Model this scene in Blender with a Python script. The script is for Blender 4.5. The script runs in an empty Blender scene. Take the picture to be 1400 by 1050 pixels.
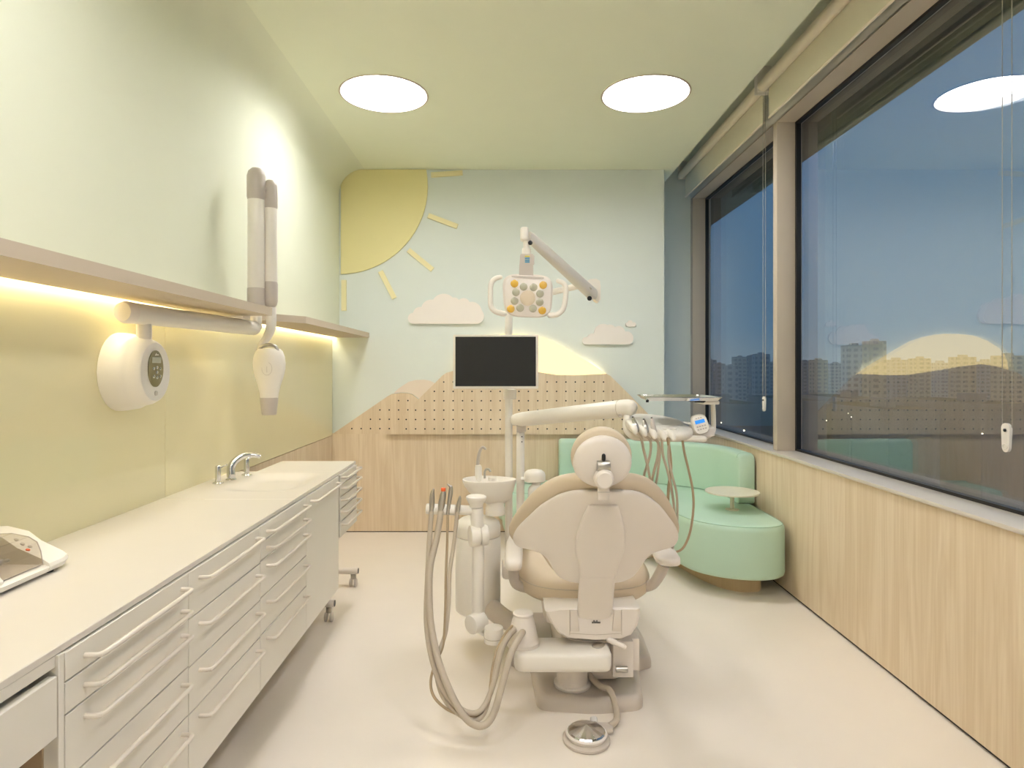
import bpy, bmesh, math, random
from mathutils import Vector as V, Matrix
random.seed(7)
PI = math.pi
F, CX, CY, CAMZ = 865.0, 691.0, 503.0, 1.40
SC = bpy.context.scene
COL = SC.collection
YB = 5.406                      # back wall
CEIL = 3.094
XR = 1.75                       # right wall
XG = -1.475                     # glass on the left wall
XU = -1.42                      # upper left wall

def P(px, py, y):
    return V(((px-CX)*y/F, y, CAMZ-(py-CY)*y/F))
def W(px, py, d=0.0):           # point of the back wall
    y = YB-d
    q = P(px, py, YB); return V((q.x, y, q.z))

# ---------------------------------------------------------------- materials
def lin(c):
    return tuple(((v/255)/12.92 if v/255 <= .04045 else ((v/255+.055)/1.055)**2.4) for v in c)+(1,)
MATS = {}
def mat(name, rgb, rough=.5, metal=0, coat=0, noise=0, bump=0, bscale=200, spec=.5, emit=None, estr=0, nscale=6):
    if name in MATS: return MATS[name]
    m = bpy.data.materials.new(name); m.use_nodes = True; MATS[name] = m
    nt = m.node_tree; b = nt.nodes['Principled BSDF']
    c = lin(rgb)
    b.inputs['Base Color'].default_value = c
    b.inputs['Roughness'].default_value = rough
    b.inputs['Metallic'].default_value = metal
    b.inputs['Coat Weight'].default_value = coat
    b.inputs['Coat Roughness'].default_value = .03
    b.inputs['Specular IOR Level'].default_value = spec
    tc = nt.nodes.new('ShaderNodeTexCoord')
    n = nt.nodes.new('ShaderNodeTexNoise'); n.inputs['Scale'].default_value = nscale; n.inputs['Detail'].default_value = 3
    nt.links.new(tc.outputs['Object'], n.inputs['Vector'])
    mx = nt.nodes.new('ShaderNodeMix'); mx.data_type = 'RGBA'
    k = noise or .015
    mx.inputs['A'].default_value = tuple(min(1, v*(1-k)) for v in c[:3])+(1,)
    mx.inputs['B'].default_value = tuple(min(1, v*(1+k)) for v in c[:3])+(1,)
    nt.links.new(n.outputs['Fac'], mx.inputs['Factor']); nt.links.new(mx.outputs['Result'], b.inputs['Base Color'])
    if bump:
        n2 = nt.nodes.new('ShaderNodeTexNoise'); n2.inputs['Scale'].default_value = bscale
        nt.links.new(tc.outputs['Object'], n2.inputs['Vector'])
        bp = nt.nodes.new('ShaderNodeBump'); bp.inputs['Strength'].default_value = bump; bp.inputs['Distance'].default_value = .002
        nt.links.new(n2.outputs['Fac'], bp.inputs['Height']); nt.links.new(bp.outputs['Normal'], b.inputs['Normal'])
    if emit:
        b.inputs['Emission Color'].default_value = lin(emit); b.inputs['Emission Strength'].default_value = estr
    return m

def wood(name, a, b_, axis='z', rough=.45):
    m = bpy.data.materials.new(name); m.use_nodes = True; MATS[name] = m
    nt = m.node_tree; b = nt.nodes['Principled BSDF']; L = nt.links.new; N = nt.nodes.new
    tc = N('ShaderNodeTexCoord'); mp = N('ShaderNodeMapping')
    mp.inputs['Scale'].default_value = (9, 9, .7)
    L(tc.outputs['Object'], mp.inputs['Vector'])
    n1 = N('ShaderNodeTexNoise'); n1.inputs['Scale'].default_value = 1.1; n1.inputs['Detail'].default_value = 5; n1.inputs['Distortion'].default_value = .9
    L(mp.outputs['Vector'], n1.inputs['Vector'])
    mp2 = N('ShaderNodeMapping'); mp2.inputs['Scale'].default_value = (70, 70, 1.6)
    L(tc.outputs['Object'], mp2.inputs['Vector'])
    n2 = N('ShaderNodeTexNoise'); n2.inputs['Scale'].default_value = 1.5; n2.inputs['Detail'].default_value = 4
    L(mp2.outputs['Vector'], n2.inputs['Vector'])
    # ring-like figure from folding the slow noise
    mu = N('ShaderNodeMath'); mu.operation = 'MULTIPLY'; mu.inputs[1].default_value = 22
    L(n1.outputs['Fac'], mu.inputs[0])
    sn = N('ShaderNodeMath'); sn.operation = 'SINE'; L(mu.outputs[0], sn.inputs[0])
    m1 = N('ShaderNodeMath'); m1.operation = 'MULTIPLY_ADD'; m1.inputs[1].default_value = .10; m1.inputs[2].default_value = .25
    L(sn.outputs[0], m1.inputs[0])
    ad = N('ShaderNodeMath'); ad.operation = 'MULTIPLY_ADD'; ad.inputs[1].default_value = .6
    L(n2.outputs['Fac'], ad.inputs[0]); L(m1.outputs[0], ad.inputs[2])
    cr = N('ShaderNodeValToRGB')
    cr.color_ramp.elements[0].color = lin(a); cr.color_ramp.elements[0].position = .2
    cr.color_ramp.elements[1].color = lin(b_); cr.color_ramp.elements[1].position = .85
    L(ad.outputs[0], cr.inputs['Fac']); L(cr.outputs['Color'], b.inputs['Base Color'])
    b.inputs['Roughness'].default_value = rough
    return m

def emis(name, rgb, s):
    m = bpy.data.materials.new(name); m.use_nodes = True; MATS[name] = m
    nt = m.node_tree; nt.nodes.clear()
    e = nt.nodes.new('ShaderNodeEmission'); o = nt.nodes.new('ShaderNodeOutputMaterial')
    e.inputs['Color'].default_value = lin(rgb); e.inputs['Strength'].default_value = s
    nt.links.new(e.outputs[0], o.inputs[0]); return m

def paneglass(name, ior, tint):
    m = bpy.data.materials.new(name); m.use_nodes = True; MATS[name] = m
    nt = m.node_tree; nt.nodes.clear(); N = nt.nodes.new; L = nt.links.new
    fr = N('ShaderNodeFresnel'); fr.inputs['IOR'].default_value = ior
    t = N('ShaderNodeBsdfTransparent'); t.inputs['Color'].default_value = tint
    g = N('ShaderNodeBsdfGlossy'); g.inputs['Roughness'].default_value = 0
    mx = N('ShaderNodeMixShader'); o = N('ShaderNodeOutputMaterial')
    ge = N('ShaderNodeNewGeometry'); inv = N('ShaderNodeMath'); inv.operation = 'SUBTRACT'; inv.inputs[0].default_value = 1; L(ge.outputs['Backfacing'], inv.inputs[1])
    mm = N('ShaderNodeMath'); mm.operation = 'MULTIPLY'; L(fr.outputs[0], mm.inputs[0]); L(inv.outputs[0], mm.inputs[1])   # each sheet mirrors on its outer skin only
    L(mm.outputs[0], mx.inputs[0]); L(t.outputs[0], mx.inputs[1]); L(g.outputs[0], mx.inputs[2]); L(mx.outputs[0], o.inputs[0])
    return m

M_ceil = mat('ceiling_green_paint', (240, 243, 217), .7)
M_wallL = mat('left_wall_pale_green_paint', (233, 236, 212), .75)
M_wallB = mat('back_wall_pale_blue_paint', (226, 233, 225), .75)
M_wallW = mat('plain_wall_paint', (236, 234, 226), .75)
M_floor = mat('floor_vinyl_cream', (238, 228, 214), .42, noise=.02, bump=.03, bscale=60)
M_wood = wood('pale_wood_veneer', (212, 188, 152), (238, 221, 194))
M_woodS = wood('sofa_plinth_wood', (204, 176, 134), (216, 190, 150))
M_yel = mat('yellow_backpainted_glass', (238, 229, 184), .5, coat=1, spec=.3)
M_cab = mat('cabinet_white_lacquer', (232, 226, 212), .32)
M_top = mat('solid_surface_worktop', (222, 215, 203), .25)
M_shelf = mat('shelf_taupe_laminate', (205, 190, 168), .6)
M_hand = mat('handle_cream_metal', (226, 216, 200), .3)
M_dark = mat('shadow_gap_black', (20, 18, 15), .6)
M_brown = mat('desk_inner_brown', (178, 154, 122), .6)
M_white = mat('equipment_white_plastic', (240, 234, 222), .28)
M_cream = mat('chair_cream_plastic', (237, 228, 217), .38)
M_uph = mat('chair_upholstery_cream', (217, 200, 174), .45, bump=.12, bscale=350)
M_taupe = mat('taupe_plastic', (197, 187, 176), .35)
M_base = mat('chair_base_taupe', (208, 197, 184), .35)
M_hose = mat('hose_taupe_rubber', (194, 181, 162), .45)
M_hose2 = mat('hose_brown_rubber', (176, 156, 126), .45)
M_chrome = mat('chrome', (214, 214, 214), .12, metal=1)
M_steel = mat('brushed_steel', (190, 186, 178), .3, metal=1)
M_black = mat('black_plastic', (22, 22, 24), .35)
M_screen = mat('dark_monitor_screen', (24, 26, 27), .22)
M_mint = mat('mint_leather', (190, 220, 198), .42, bump=.15, bscale=300)
M_mintS = mat('mint_seam', (158, 196, 168), .5)
M_tbl = mat('side_table_cream_metal', (222, 217, 196), .4)
M_sun = mat('sun_yellow_paint', (238, 228, 166), .65)
M_ray = mat('ray_yellow_paint', (242, 233, 184), .65)
M_cloud = mat('cloud_offwhite_paint', (246, 238, 228), .65)
M_snow = mat('snow_pink_white', (238, 224, 206), .65)
M_frame = mat('window_frame_taupe', (200, 187, 168), .4)
M_sill = mat('sill_grey_beige', (214, 204, 190), .28)
M_gasket = mat('gasket_black', (16, 14, 13), .4)
M_blind = mat('blind_cream_fabric', (236, 230, 204), .7)
M_blindt = mat('blind_tube_cream', (240, 228, 204), .6)
M_clear = mat('clear_plastic', (230, 226, 218), .1)
M_orange = mat('orange_tip', (235, 98, 40), .4)
M_lcdp = mat('control_face_olive', (140, 132, 98), .35, metal=.3)
M_lcd = mat('lcd_grey', (176, 178, 160), .3)
M_blue = emis('blue_lcd', (70, 160, 255), .9)
M_sty = mat('sticker_yellow', (225, 208, 40), .5)
M_stb = mat('sticker_blue', (70, 160, 200), .5)
M_ledy = mat('amber_led_lens', (215, 170, 62), .2, coat=.6)
M_ledg = mat('grey_led_lens', (176, 172, 148), .2, coat=.6)
M_disc = emis('ceiling_diffuser', (255, 252, 255), 28)
M_disc2 = emis('ceiling_diffuser_added', (255, 252, 255), 27)  # glow of the added fill lights out of view
M_cap = emis('backlit_snowcap', (255, 226, 158), 1.6)
M_capL = emis('snowcap_edge_led', (255, 238, 190), 5)
M_strip = emis('shelf_led_strip', (255, 243, 212), 28)
M_glass = paneglass('window_glazing', 3.0, (.93, .95, .96, 1))
M_pc = paneglass('clear_polycarbonate', 1.4, (.93, .92, .9, 1))
M_soff = mat('outer_soffit_dark', (34, 36, 32), .8)
M_ground = mat('city_ground_dusk', (70, 78, 88), .9, noise=.5, nscale=.02)

def citymat(name, wall, win, sx, sz):  # low contrast of wall and window tones puts distance haze into the colour
    m = bpy.data.materials.new(name); m.use_nodes = True
    nt = m.node_tree; b = nt.nodes['Principled BSDF']; N = nt.nodes.new; L = nt.links.new
    tc = N('ShaderNodeTexCoord'); mp = N('ShaderNodeMapping'); mp.inputs['Scale'].default_value = (sx, sx, sz)
    L(tc.outputs['Object'], mp.inputs['Vector'])
    sp = N('ShaderNodeSeparateXYZ'); L(mp.outputs[0], sp.inputs[0])
    def fr(o):
        f = N('ShaderNodeMath'); f.operation = 'FRACT'; L(o, f.inputs[0])
        g = N('ShaderNodeMath'); g.operation = 'GREATER_THAN'; g.inputs[1].default_value = .5; L(f.outputs[0], g.inputs[0]); return g
    s = N('ShaderNodeMath'); s.operation = 'ADD'; L(sp.outputs[0], s.inputs[0]); L(sp.outputs[1], s.inputs[1])
    a = fr(s.outputs[0]); c = fr(sp.outputs[2])
    mu = N('ShaderNodeMath'); mu.operation = 'MULTIPLY'; L(a.outputs[0], mu.inputs[0]); L(c.outputs[0], mu.inputs[1])
    mx = N('ShaderNodeMix'); mx.data_type = 'RGBA'; mx.inputs['A'].default_value = lin(wall); mx.inputs['B'].default_value = lin(win)
    L(mu.outputs[0], mx.inputs['Factor']); L(mx.outputs['Result'], b.inputs['Base Color'])
    b.inputs['Roughness'].default_value = .9
    return m
M_city = [citymat('tower_facade_pale', (186, 188, 190), (120, 130, 142), .3, .36),
          citymat('tower_facade_grey', (150, 156, 164), (98, 110, 126), .26, .36),
          citymat('tower_facade_warm', (186, 170, 152), (118, 116, 118), .22, .36)]
M_roof = mat('flat_roof_dusk', (112, 120, 130), .9, noise=.25, nscale=.08)

# ---------------------------------------------------------------- mesh builder
def catmull(pts, n=8, closed=False):
    pts = [V(p) for p in pts]; out = []
    N = len(pts)
    rng = range(N) if closed else range(N-1)
    for i in rng:
        if closed: p0, p1, p2, p3 = pts[(i-1) % N], pts[i], pts[(i+1) % N], pts[(i+2) % N]
        else: p0, p1, p2, p3 = pts[max(i-1, 0)], pts[i], pts[i+1], pts[min(i+2, N-1)]
        for k in range(n):
            t = k/n
            out.append(.5*((2*p1)+(p2-p0)*t+(2*p0-5*p1+4*p2-p3)*t*t+(3*p1-p0-3*p2+p3)*t**3))
    if not closed: out.append(pts[-1].copy())
    return out

class MB:
    def __init__(s): s.bm = bmesh.new(); s.mi = 0
    def setm(s, faces):
        for f in faces: f.material_index = s.mi
    def box(s, a, b, bev=0, seg=2, M=None):
        a = V(a); b = V(b); lo = V(map(min, a, b)); hi = V(map(max, a, b))
        t = bmesh.new(); bmesh.ops.create_cube(t, size=1)
        for v in t.verts:
            v.co = V(((lo[i]+hi[i])/2+v.co[i]*(hi[i]-lo[i]) for i in range(3)))
        if bev:
            bev = min(bev, .49*min(hi-lo))
            bmesh.ops.bevel(t, geom=t.edges[:], offset=bev, segments=seg, profile=.5, affect='EDGES')
        s.merge(t, M)
        return s
    def merge(s, t, M=None):
        if M is not None: bmesh.ops.transform(t, matrix=M, verts=t.verts)
        mp = {}
        for v in t.verts: mp[v] = s.bm.verts.new(v.co)
        for f in t.faces:
            try:
                g = s.bm.faces.new([mp[v] for v in f.verts]); g.material_index = s.mi
            except ValueError: pass
        t.free()
    def loft(s, loops, cap=True, closed=False):
        R = [[s.bm.verts.new(p) for p in l] for l in loops]
        n = len(R[0]); m = len(R)
        for i in range(m if closed else m-1):
            A = R[i]; B = R[(i+1) % m]
            for k in range(n):
                f = s.bm.faces.new((A[k], A[(k+1) % n], B[(k+1) % n], B[k])); f.material_index = s.mi
        if cap and not closed:
            for l in (R[0][::-1], R[-1]):
                f = s.bm.faces.new(l); f.material_index = s.mi
        return s
    def tube(s, pts, r, n=12, smooth=0, caps=True, round_=False):
        pts = [V(p) for p in pts]
        rs = r if isinstance(r, (list, tuple)) else [r]*len(pts)
        if smooth:
            q = catmull(pts, smooth)
            rr = []
            for i in range(len(pts)-1):
                for k in range(smooth): rr.append(rs[i]+(rs[i+1]-rs[i])*k/smooth)
            rr.append(rs[-1]); pts, rs = q, rr
        if round_:
            d0 = (pts[0]-pts[1]).normalized(); d1 = (pts[-1]-pts[-2]).normalized()
            a, b = pts[0], pts[-1]; ra, rb = rs[0], rs[-1]
            pre = [(a+d0*ra*math.sin(t), ra*max(math.cos(t), .02)) for t in (PI/2, PI/3, PI/6)]
            post = [(b+d1*rb*math.sin(t), rb*max(math.cos(t), .02)) for t in (PI/6, PI/3, PI/2)]
            pts = [p for p, _ in pre]+pts+[p for p, _ in post]
            rs = [x for _, x in pre]+list(rs)+[x for _, x in post]
        T = []
        for i in range(len(pts)):
            d = pts[min(i+1, len(pts)-1)]-pts[max(i-1, 0)]
            T.append(d.normalized() if d.length > 1e-9 else V((0, 0, 1)))
        u = T[0].orthogonal().normalized(); loops = []
        for i, p in enumerate(pts):
            u = (u-T[i]*u.dot(T[i]))
            u = u.normalized() if u.length > 1e-6 else T[i].orthogonal().normalized()
            w = T[i].cross(u)
            loops.append([p+(u*math.cos(2*PI*k/n)+w*math.sin(2*PI*k/n))*rs[i] for k in range(n)])
        return s.loft(loops, caps)
    def cyl(s, a, b, r, r2=None, n=32, bev=0):
        a = V(a); b = V(b); r2 = r if r2 is None else r2
        if bev:
            d = (b-a).normalized(); L = (b-a).length
            f = bev/L
            pts = [a, a+d*bev*.3, a+d*bev, b-d*bev, b-d*bev*.3, b]
            rr = [r-bev, r-bev*.3, r, r2, r2-bev*.3, r2-bev]
            return s.tube(pts, rr, n)
        return s.tube([a, b], [r, r2], n)
    def lathe(s, prof, c, ax=(0, 0, 1), n=40, sx=1, sy=1, u=None):
        c = V(c); ax = V(ax).normalized(); u = V(u).normalized() if u else ax.orthogonal().normalized(); w = ax.cross(u)
        loops = [[c+ax*h+(u*math.cos(2*PI*k/n)*sx+w*math.sin(2*PI*k/n)*sy)*max(r, .0004) for k in range(n)] for r, h in prof]
        return s.loft(loops)
    def sph(s, c, rx, ry=None, rz=None, n=24):
        ry = ry or rx; rz = rz or rx; c = V(c); loops = []
        for i in range(1, n//2):
            t = PI*i/(n//2)
            loops.append([c+V((rx*math.sin(t)*math.cos(2*PI*k/n), ry*math.sin(t)*math.sin(2*PI*k/n), -rz*math.cos(t))) for k in range(n)])
        return s.loft(loops)
    def prism(s, pts, vec, bev=0):
        """closed outline extruded by vec, optional chamfer on the far side"""
        pts = [V(p) for p in pts]; vec = V(vec)
        if bev:
            nrm = vec.normalized(); N = len(pts)
            area = V((0, 0, 0))
            for i in range(N): area += (pts[i]-pts[0]).cross(pts[(i+1) % N]-pts[0])
            sg = 1 if area.dot(nrm) > 0 else -1
            ins = []
            for i in range(N):
                d = (pts[(i+1) % N]-pts[i-1])
                d = d.normalized()
                ins.append(pts[i]+nrm.cross(d)*sg*bev)
            return s.loft([pts, [p+vec-nrm*bev for p in pts], [p+vec for p in ins]])
        return s.loft([pts, [p+vec for p in pts]])
    def obj(s, name, m, parent=None, smooth=True, ang=.7):
        bm = s.bm
        bmesh.ops.recalc_face_normals(bm, faces=bm.faces[:])
        if parent is not None:
            off = wloc(parent)
            for v in bm.verts: v.co -= off
        me = bpy.data.meshes.new(name); bm.to_mesh(me); bm.free()
        for x in (m if isinstance(m, (list, tuple)) else [m]): me.materials.append(x)
        if smooth:
            me.shade_smooth(); me.set_sharp_from_angle(angle=ang)
        o = bpy.data.objects.new(name, me); COL.objects.link(o)
        if parent is not None: o.parent = parent
        return o
def wloc(o):
    l = V(o.location)
    while o.parent: o = o.parent; l += V(o.location)
    return l
def tag(o, label, cat, group=None):
    o['label'] = label; o['category'] = cat
    if group: o['group'] = group
    return o
def thing(name, label, cat, loc=(0, 0, 0), group=None):
    o = bpy.data.objects.new(name, None); COL.objects.link(o); o.location = loc; o.empty_display_size = .1
    return tag(o, label, cat, group)
def struct(o):
    o['kind'] = 'structure'; return o
def solo(mb, name, m, label, cat, group=None, loc=None, **k):
    """one-mesh thing; origin moved to loc"""
    if loc is not None:
        loc = V(loc)
        for v in mb.bm.verts: v.co -= loc
    o = mb.obj(name, m, None, **k)
    if loc is not None: o.location = loc
    return tag(o, label, cat, group)
def circ(c, r, n=32, ax='y', ry=None):
    c = V(c); ry = ry or r
    if ax == 'y': return [c+V((r*math.cos(2*PI*k/n), 0, ry*math.sin(2*PI*k/n))) for k in range(n)]
    if ax == 'z': return [c+V((r*math.cos(2*PI*k/n), ry*math.sin(2*PI*k/n), 0)) for k in range(n)]
    return [c+V((0, r*math.cos(2*PI*k/n), ry*math.sin(2*PI*k/n))) for k in range(n)]

# ================================================================= ROOM SHELL
YN = -2.6     # wall behind the camera
YF = 6.1      # far wall of the window niche
b = MB(); b.box((-1.62, YN-.1, -.12), (2.05, YF+.1, 0)); struct(b.obj('floor', M_floor))
# ceiling: slab ends at the blind pocket
R = .22; xc = XU+R
LAMPS = [(-.751, 3.92), (.868, 3.92), (-.751, 1.3), (.868, 1.3), (-.751, -1.3), (.868, -1.3)]  # only the far pair is seen; the nearer ones are added fill
b = MB()
for zc in (CEIL, CEIL+.018):         # two skins of the ceiling board, both cut out for the recessed lights
    es = []
    for ring in [[V((xc, YN, zc)), V((1.452, YN, zc)), V((1.452, YF, zc)), V((xc, YF, zc))]]+[circ((lx, ly, zc), .2635, 64, 'z') for lx, ly in LAMPS]:
        vs_ = [b.bm.verts.new(p) for p in ring]
        es += [b.bm.edges.new((vs_[i], vs_[(i+1) % len(vs_)])) for i in range(len(vs_))]
    bmesh.ops.triangle_fill(b.bm, use_beauty=False, edges=es)
dead = [f for f in b.bm.faces if any((f.calc_center_median()-V((lx, ly, f.verts[0].co.z))).length < .2633 for lx, ly in LAMPS)]
bmesh.ops.delete(b.bm, geom=dead, context='FACES')
b.box((1.432, YN, CEIL+.02), (1.452, YF, CEIL+.26)); b.box((1.432, YN, CEIL+.26), (2.02, YF, CEIL+.28))
struct(b.obj('ceiling', M_ceil))
# left wall with cove into the ceiling
prof = [(XU, 1.69)]+[(xc-R*math.cos(t), CEIL-R+R*math.sin(t)) for t in [i*PI/2/16 for i in range(17)]]+[(xc, CEIL+.02), (XG-.12, CEIL+.02), (XG-.12, 1.69)]
b = MB(); b.loft([[V((x, y, z)) for x, z in prof] for y in (YN, YB)])
struct(b.obj('wall_left_upper', M_wallL))
b = MB(); b.mi = 1
b.box((XG-.12, YN, .8225), (XG-.0125, YB, 1.689))
struct(b.obj('wall_left', [M_wallL, M_wallW]))
b = MB(); b.box((XG-.12, YN, 0), (XG-.004, YB, .822)); struct(b.obj('wall_left_lower', M_wood))
# back wall (a false wall ending before the window niche), wood wainscot below
b = MB(); b.box((XG-.12, YB, .83), (1.356, YB+.12, CEIL)); b.mi = 1
b.box((XG-.01, YB-.012, .008), (1.356, YB+.12, .842))
struct(b.obj('wall_back', [M_wallB, M_wood]))
b = MB(); b.box((1.2, YF, .84), (1.98, YF+.1, CEIL+.28)); b.mi = 1; b.box((1.2, YF-.01, .02), (1.98, YF+.1, .842))
struct(b.obj('wall_niche', [M_wallB, M_wood]))
b = MB(); b.box((XG-.12, YN-.1, 0), (2.0, YN, CEIL+.28)); struct(b.obj('wall_front', M_wallW))
# right wall: wood below the sill, lintel above the glass
b = MB(); b.box((XR, YN, .016), (1.97, YF, .835)); b.mi = 1
b.box((1.785, YN, 3.024), (1.97, YF, CEIL+.28)); b.mi = 2
struct(b.obj('wall_right', [M_wood, M_wallW]))
b = MB(); b.box((XR+.012, YN, 0), (1.9, YF, .016)); struct(b.obj('baseboard_right', M_dark))
b = MB(); b.box((XG, YB-.006, 0), (1.356, YB+.05, .008)); struct(b.obj('baseboard_back', M_dark))
b = MB(); b.box((1.735, YN, .838), (1.93, YF, .856), .003); struct(b.obj('trim_1', M_sill, smooth=True))     # sill
# window frames and panes
def window(i, y0, y1):
    fr = MB()
    fr.box((1.785, y0, 3.016), (1.95, y1, 3.03)); fr.box((1.934, y0, .856), (1.95, y1, .862))
    if i == 1: fr.box((1.785, 6.03, .856), (1.95, 6.1, 3.03), .002)
    g = .012
    fr.mi = 1
    fr.box((1.905, y0, .856), (1.935, y1, .87)); fr.box((1.905, y0, 3.0), (1.935, y1, 3.018))
    fr.box((1.905, y0, .856), (1.935, y0+.02, 3.018)); fr.box((1.905, y1-.02, .856), (1.935, y1, 3.018))
    o = struct(fr.obj('window_%d' % i, [M_frame, M_gasket]))
    p = MB(); p.box((1.92, y0+.015, .862), (1.926, y1-.015, 3.01))
    # single reflecting skin on each face
    p.obj('pane', M_glass, o, smooth=False)
    p = MB(); p.box((1.944, y0+.004, .858), (1.949, y1-.004, 3.015)); p.obj('pane', M_glass, o, smooth=False)
window(1, 4.22, 6.04)
window(2, 1.02, 4.16)
window(3, -2.55, .96)
for k, yy in enumerate((4.16, .96)):
    b = MB(); b.box((1.785, yy, .856), (1.95, yy+.06, 3.024), .003); struct(b.obj('trim_%d' % (k+2), M_frame))
b = MB(); b.box((1.97, YN-1, 3.13), (2.50, YF+8, 3.45)); struct(b.obj('trim_4', M_soff))   # slab edge outside
# ================================================================= OUTSIDE
b = MB(); b.box((3, -200, -46), (1500, 2500, -45)); struct(b.obj('ground', M_ground))
def tower(px, top, Y, wpx, mi, group):
    x = (px-CX)*Y/F; h = CAMZ-(top-CY)*Y/F; w = wpx*Y/F
    b = MB(); d = w*.7
    b.box((x-w/2, Y, -45), (x+w/2, Y+d, h))
    b.box((x-w*.2, Y+d*.2, h), (x+w*.15, Y+d*.6, h+w*.12))
    n = 3
    for k in range(n):
        xx = x-w/2+w*(k+.5)/n
        b.box((xx-w*.06, Y-w*.03, -45), (xx+w*.06, Y, h-w*.08))
    kind = ['pale', 'grey', 'sand-coloured'][mi]
    return solo(b, 'apartment_tower', M_city[mi], kind+' apartment tower in the dim city '+group, 'building', kind+' towers '+group, loc=(x, Y, -45), smooth=False)
for px, top, Y, w, mi in [(972, 492, 520, 16, 0), (985, 497, 420, 14, 1), (1000, 500, 300, 18, 0), (1013, 488, 460, 17, 0), (1030, 486, 430, 12, 1), (1043, 484, 360, 20, 0), (1062, 495, 500, 18, 0)]:
    tower(px, top, Y, w, mi, 'through the far window')
for px, top, Y, w, mi in [(1102, 494, 500, 16, 1), (1122, 492, 450, 20, 2), (1145, 497, 520, 18, 0), (1172, 472, 300, 26, 0), (1200, 466, 280, 24, 2), (1230, 492, 480, 26, 1), (1262, 490, 420, 22, 2),
                          (1290, 496, 500, 24, 0), (1322, 488, 380, 26, 2), (1352, 494, 460, 24, 1), (1385, 486, 360, 30, 2)]:
    tower(px, top, Y, w, mi, 'through the near window')
for px, top, Y, w in [(1110, 548, 200, 40), (1250, 560, 170, 70), (1378, 552, 180, 74), (1010, 552, 190, 60), (1190, 545, 235, 50)]:
    x = (px-CX)*Y/F; h = CAMZ-(top-CY)*Y/F; ww = w*Y/F
    b = MB(); b.box((x-ww/2, Y, -45), (x+ww/2, Y+40, h)); b.box((x-ww/2-.6, Y-.6, h-1), (x+ww/2+.6, Y+40.6, h)); b.box((x-ww*.2, Y+8, h), (x, Y+16, h+2.5))
    solo(b, 'low_building', M_roof, 'low flat-roofed grey building below the apartment towers outside', 'building', 'low flat roofs outside', loc=(x, Y, -45), smooth=False)

M_lampg = emis('street_lamp_glow', (255, 236, 200), 8)
for px, py, Y in ((986, 579, 150), (1017, 590, 130), (1152, 556, 215), (1160, 566, 190), (1164, 571, 180), (1343, 594, 150), (1130, 576, 170)):
    q = P(px, py, Y); b = MB(); b.cyl((q.x, Y, -45), (q.x, Y, q.z), .15, .1, n=8); b.mi = 1; b.sph((q.x, Y, q.z+.2), .17, n=10)
    solo(b, 'street_lamp', [M_roof, M_lampg], 'lit street lamp among the roofs outside', 'street lamp', 'street lamps outside', loc=(q.x, Y, -45))
# ================================================================= LEFT WALL
# yellow glass splashback panels
ys = [YN+.1, .35, 2.744, 5.392]      # seam seen just right of the x-ray control box
tags = ['yellow glass splashback panel nearest the room entrance', 'yellow glass wall panel behind the white mixing machine and x-ray control box',
        'yellow glass wall panel behind the basin taps, reaching the mural wall']
seam = [YN+.02, 0.2, 1.475*F/(CX-226), YB-.012]
for i in range(3):
    b = MB(); b.box((XG-.012, seam[i]+.001, .827), (XG, seam[i+1]-.001, 1.669), .001, 1)
    solo(b, 'glass_splashback', M_yel, tags[i], 'wall panel', loc=(XG-.006, (seam[i]+seam[i+1])/2, .827))
# shelf with notch for the x-ray arm
zs0, zs1 = 1.66, 1.70
out = [(XG+.028, YN+.02), (-1.163, YN+.02), (-1.163, 3.154), (-1.395, 3.154), (-1.395, 3.36), (-1.163, 3.69), (-1.163, YB-.002), (XG+.028, YB-.002)]
sh = thing('wall_shelf', 'long taupe wall shelf above the yellow glass with warm light strip', 'shelf', (XG, 2.5, zs0))
b = MB(); b.prism([V((x, y, zs0)) for x, y in out], (0, 0, zs1-zs0)); b.box((XG, YN+.02, 1.691), (XG+.028, YB-.002, zs1)); b.obj('shelf_board', M_shelf, sh, smooth=False)
b = MB(); b.box((XG+.006, YN+.05, 1.682), (XG+.022, YB-.02, 1.690)); b.obj('light_strip', M_strip, sh, smooth=False)

# worktop, with moulded basin
XF = -.90; ZT = .84
XFc = -.895
def basin(x, y):
    u = (x+1.14)/.17; v = (y-3.13)/.24
    r = (abs(u)**4+abs(v)**4)**.25
    t = max(0, min(1, (1.12-r)/.6)); return -.022*(t*t*(3-2*t))
b = MB(); nx, ny = 30, 60
y0, y1 = 2.7, 3.42
grid = [[b.bm.verts.new((XG+(XF-XG)*i/nx, y0+(y1-y0)*j/ny, ZT+basin(XG+(XF-XG)*i/nx, y0+(y1-y0)*j/ny))) for i in range(nx+1)] for j in range(ny+1)]
for j in range(ny):
    for i in range(nx): b.bm.faces.new((grid[j][i], grid[j][i+1], grid[j+1][i+1], grid[j+1][i]))
TH = .016
# skirts of the gridded piece
def wall(vs):
    low = [b.bm.verts.new((v.co.x, v.co.y, ZT-TH)) for v in vs]
    for i in range(len(vs)-1): b.bm.faces.new((vs[i], vs[i+1], low[i+1], low[i]))
wall([r[-1] for r in grid])
b.box((XG+.001, YN+.1, ZT-TH), (XF, y0, ZT), .0015, 1)
b.box((-1.345, y1, ZT-TH), (XF, 3.805, ZT), .0015, 1)
wt = solo(b, 'worktop', M_top, 'long white solid worktop with a moulded basin along the yellow glass', 'worktop', loc=(-1.18, 1.6, ZT-TH))

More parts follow.
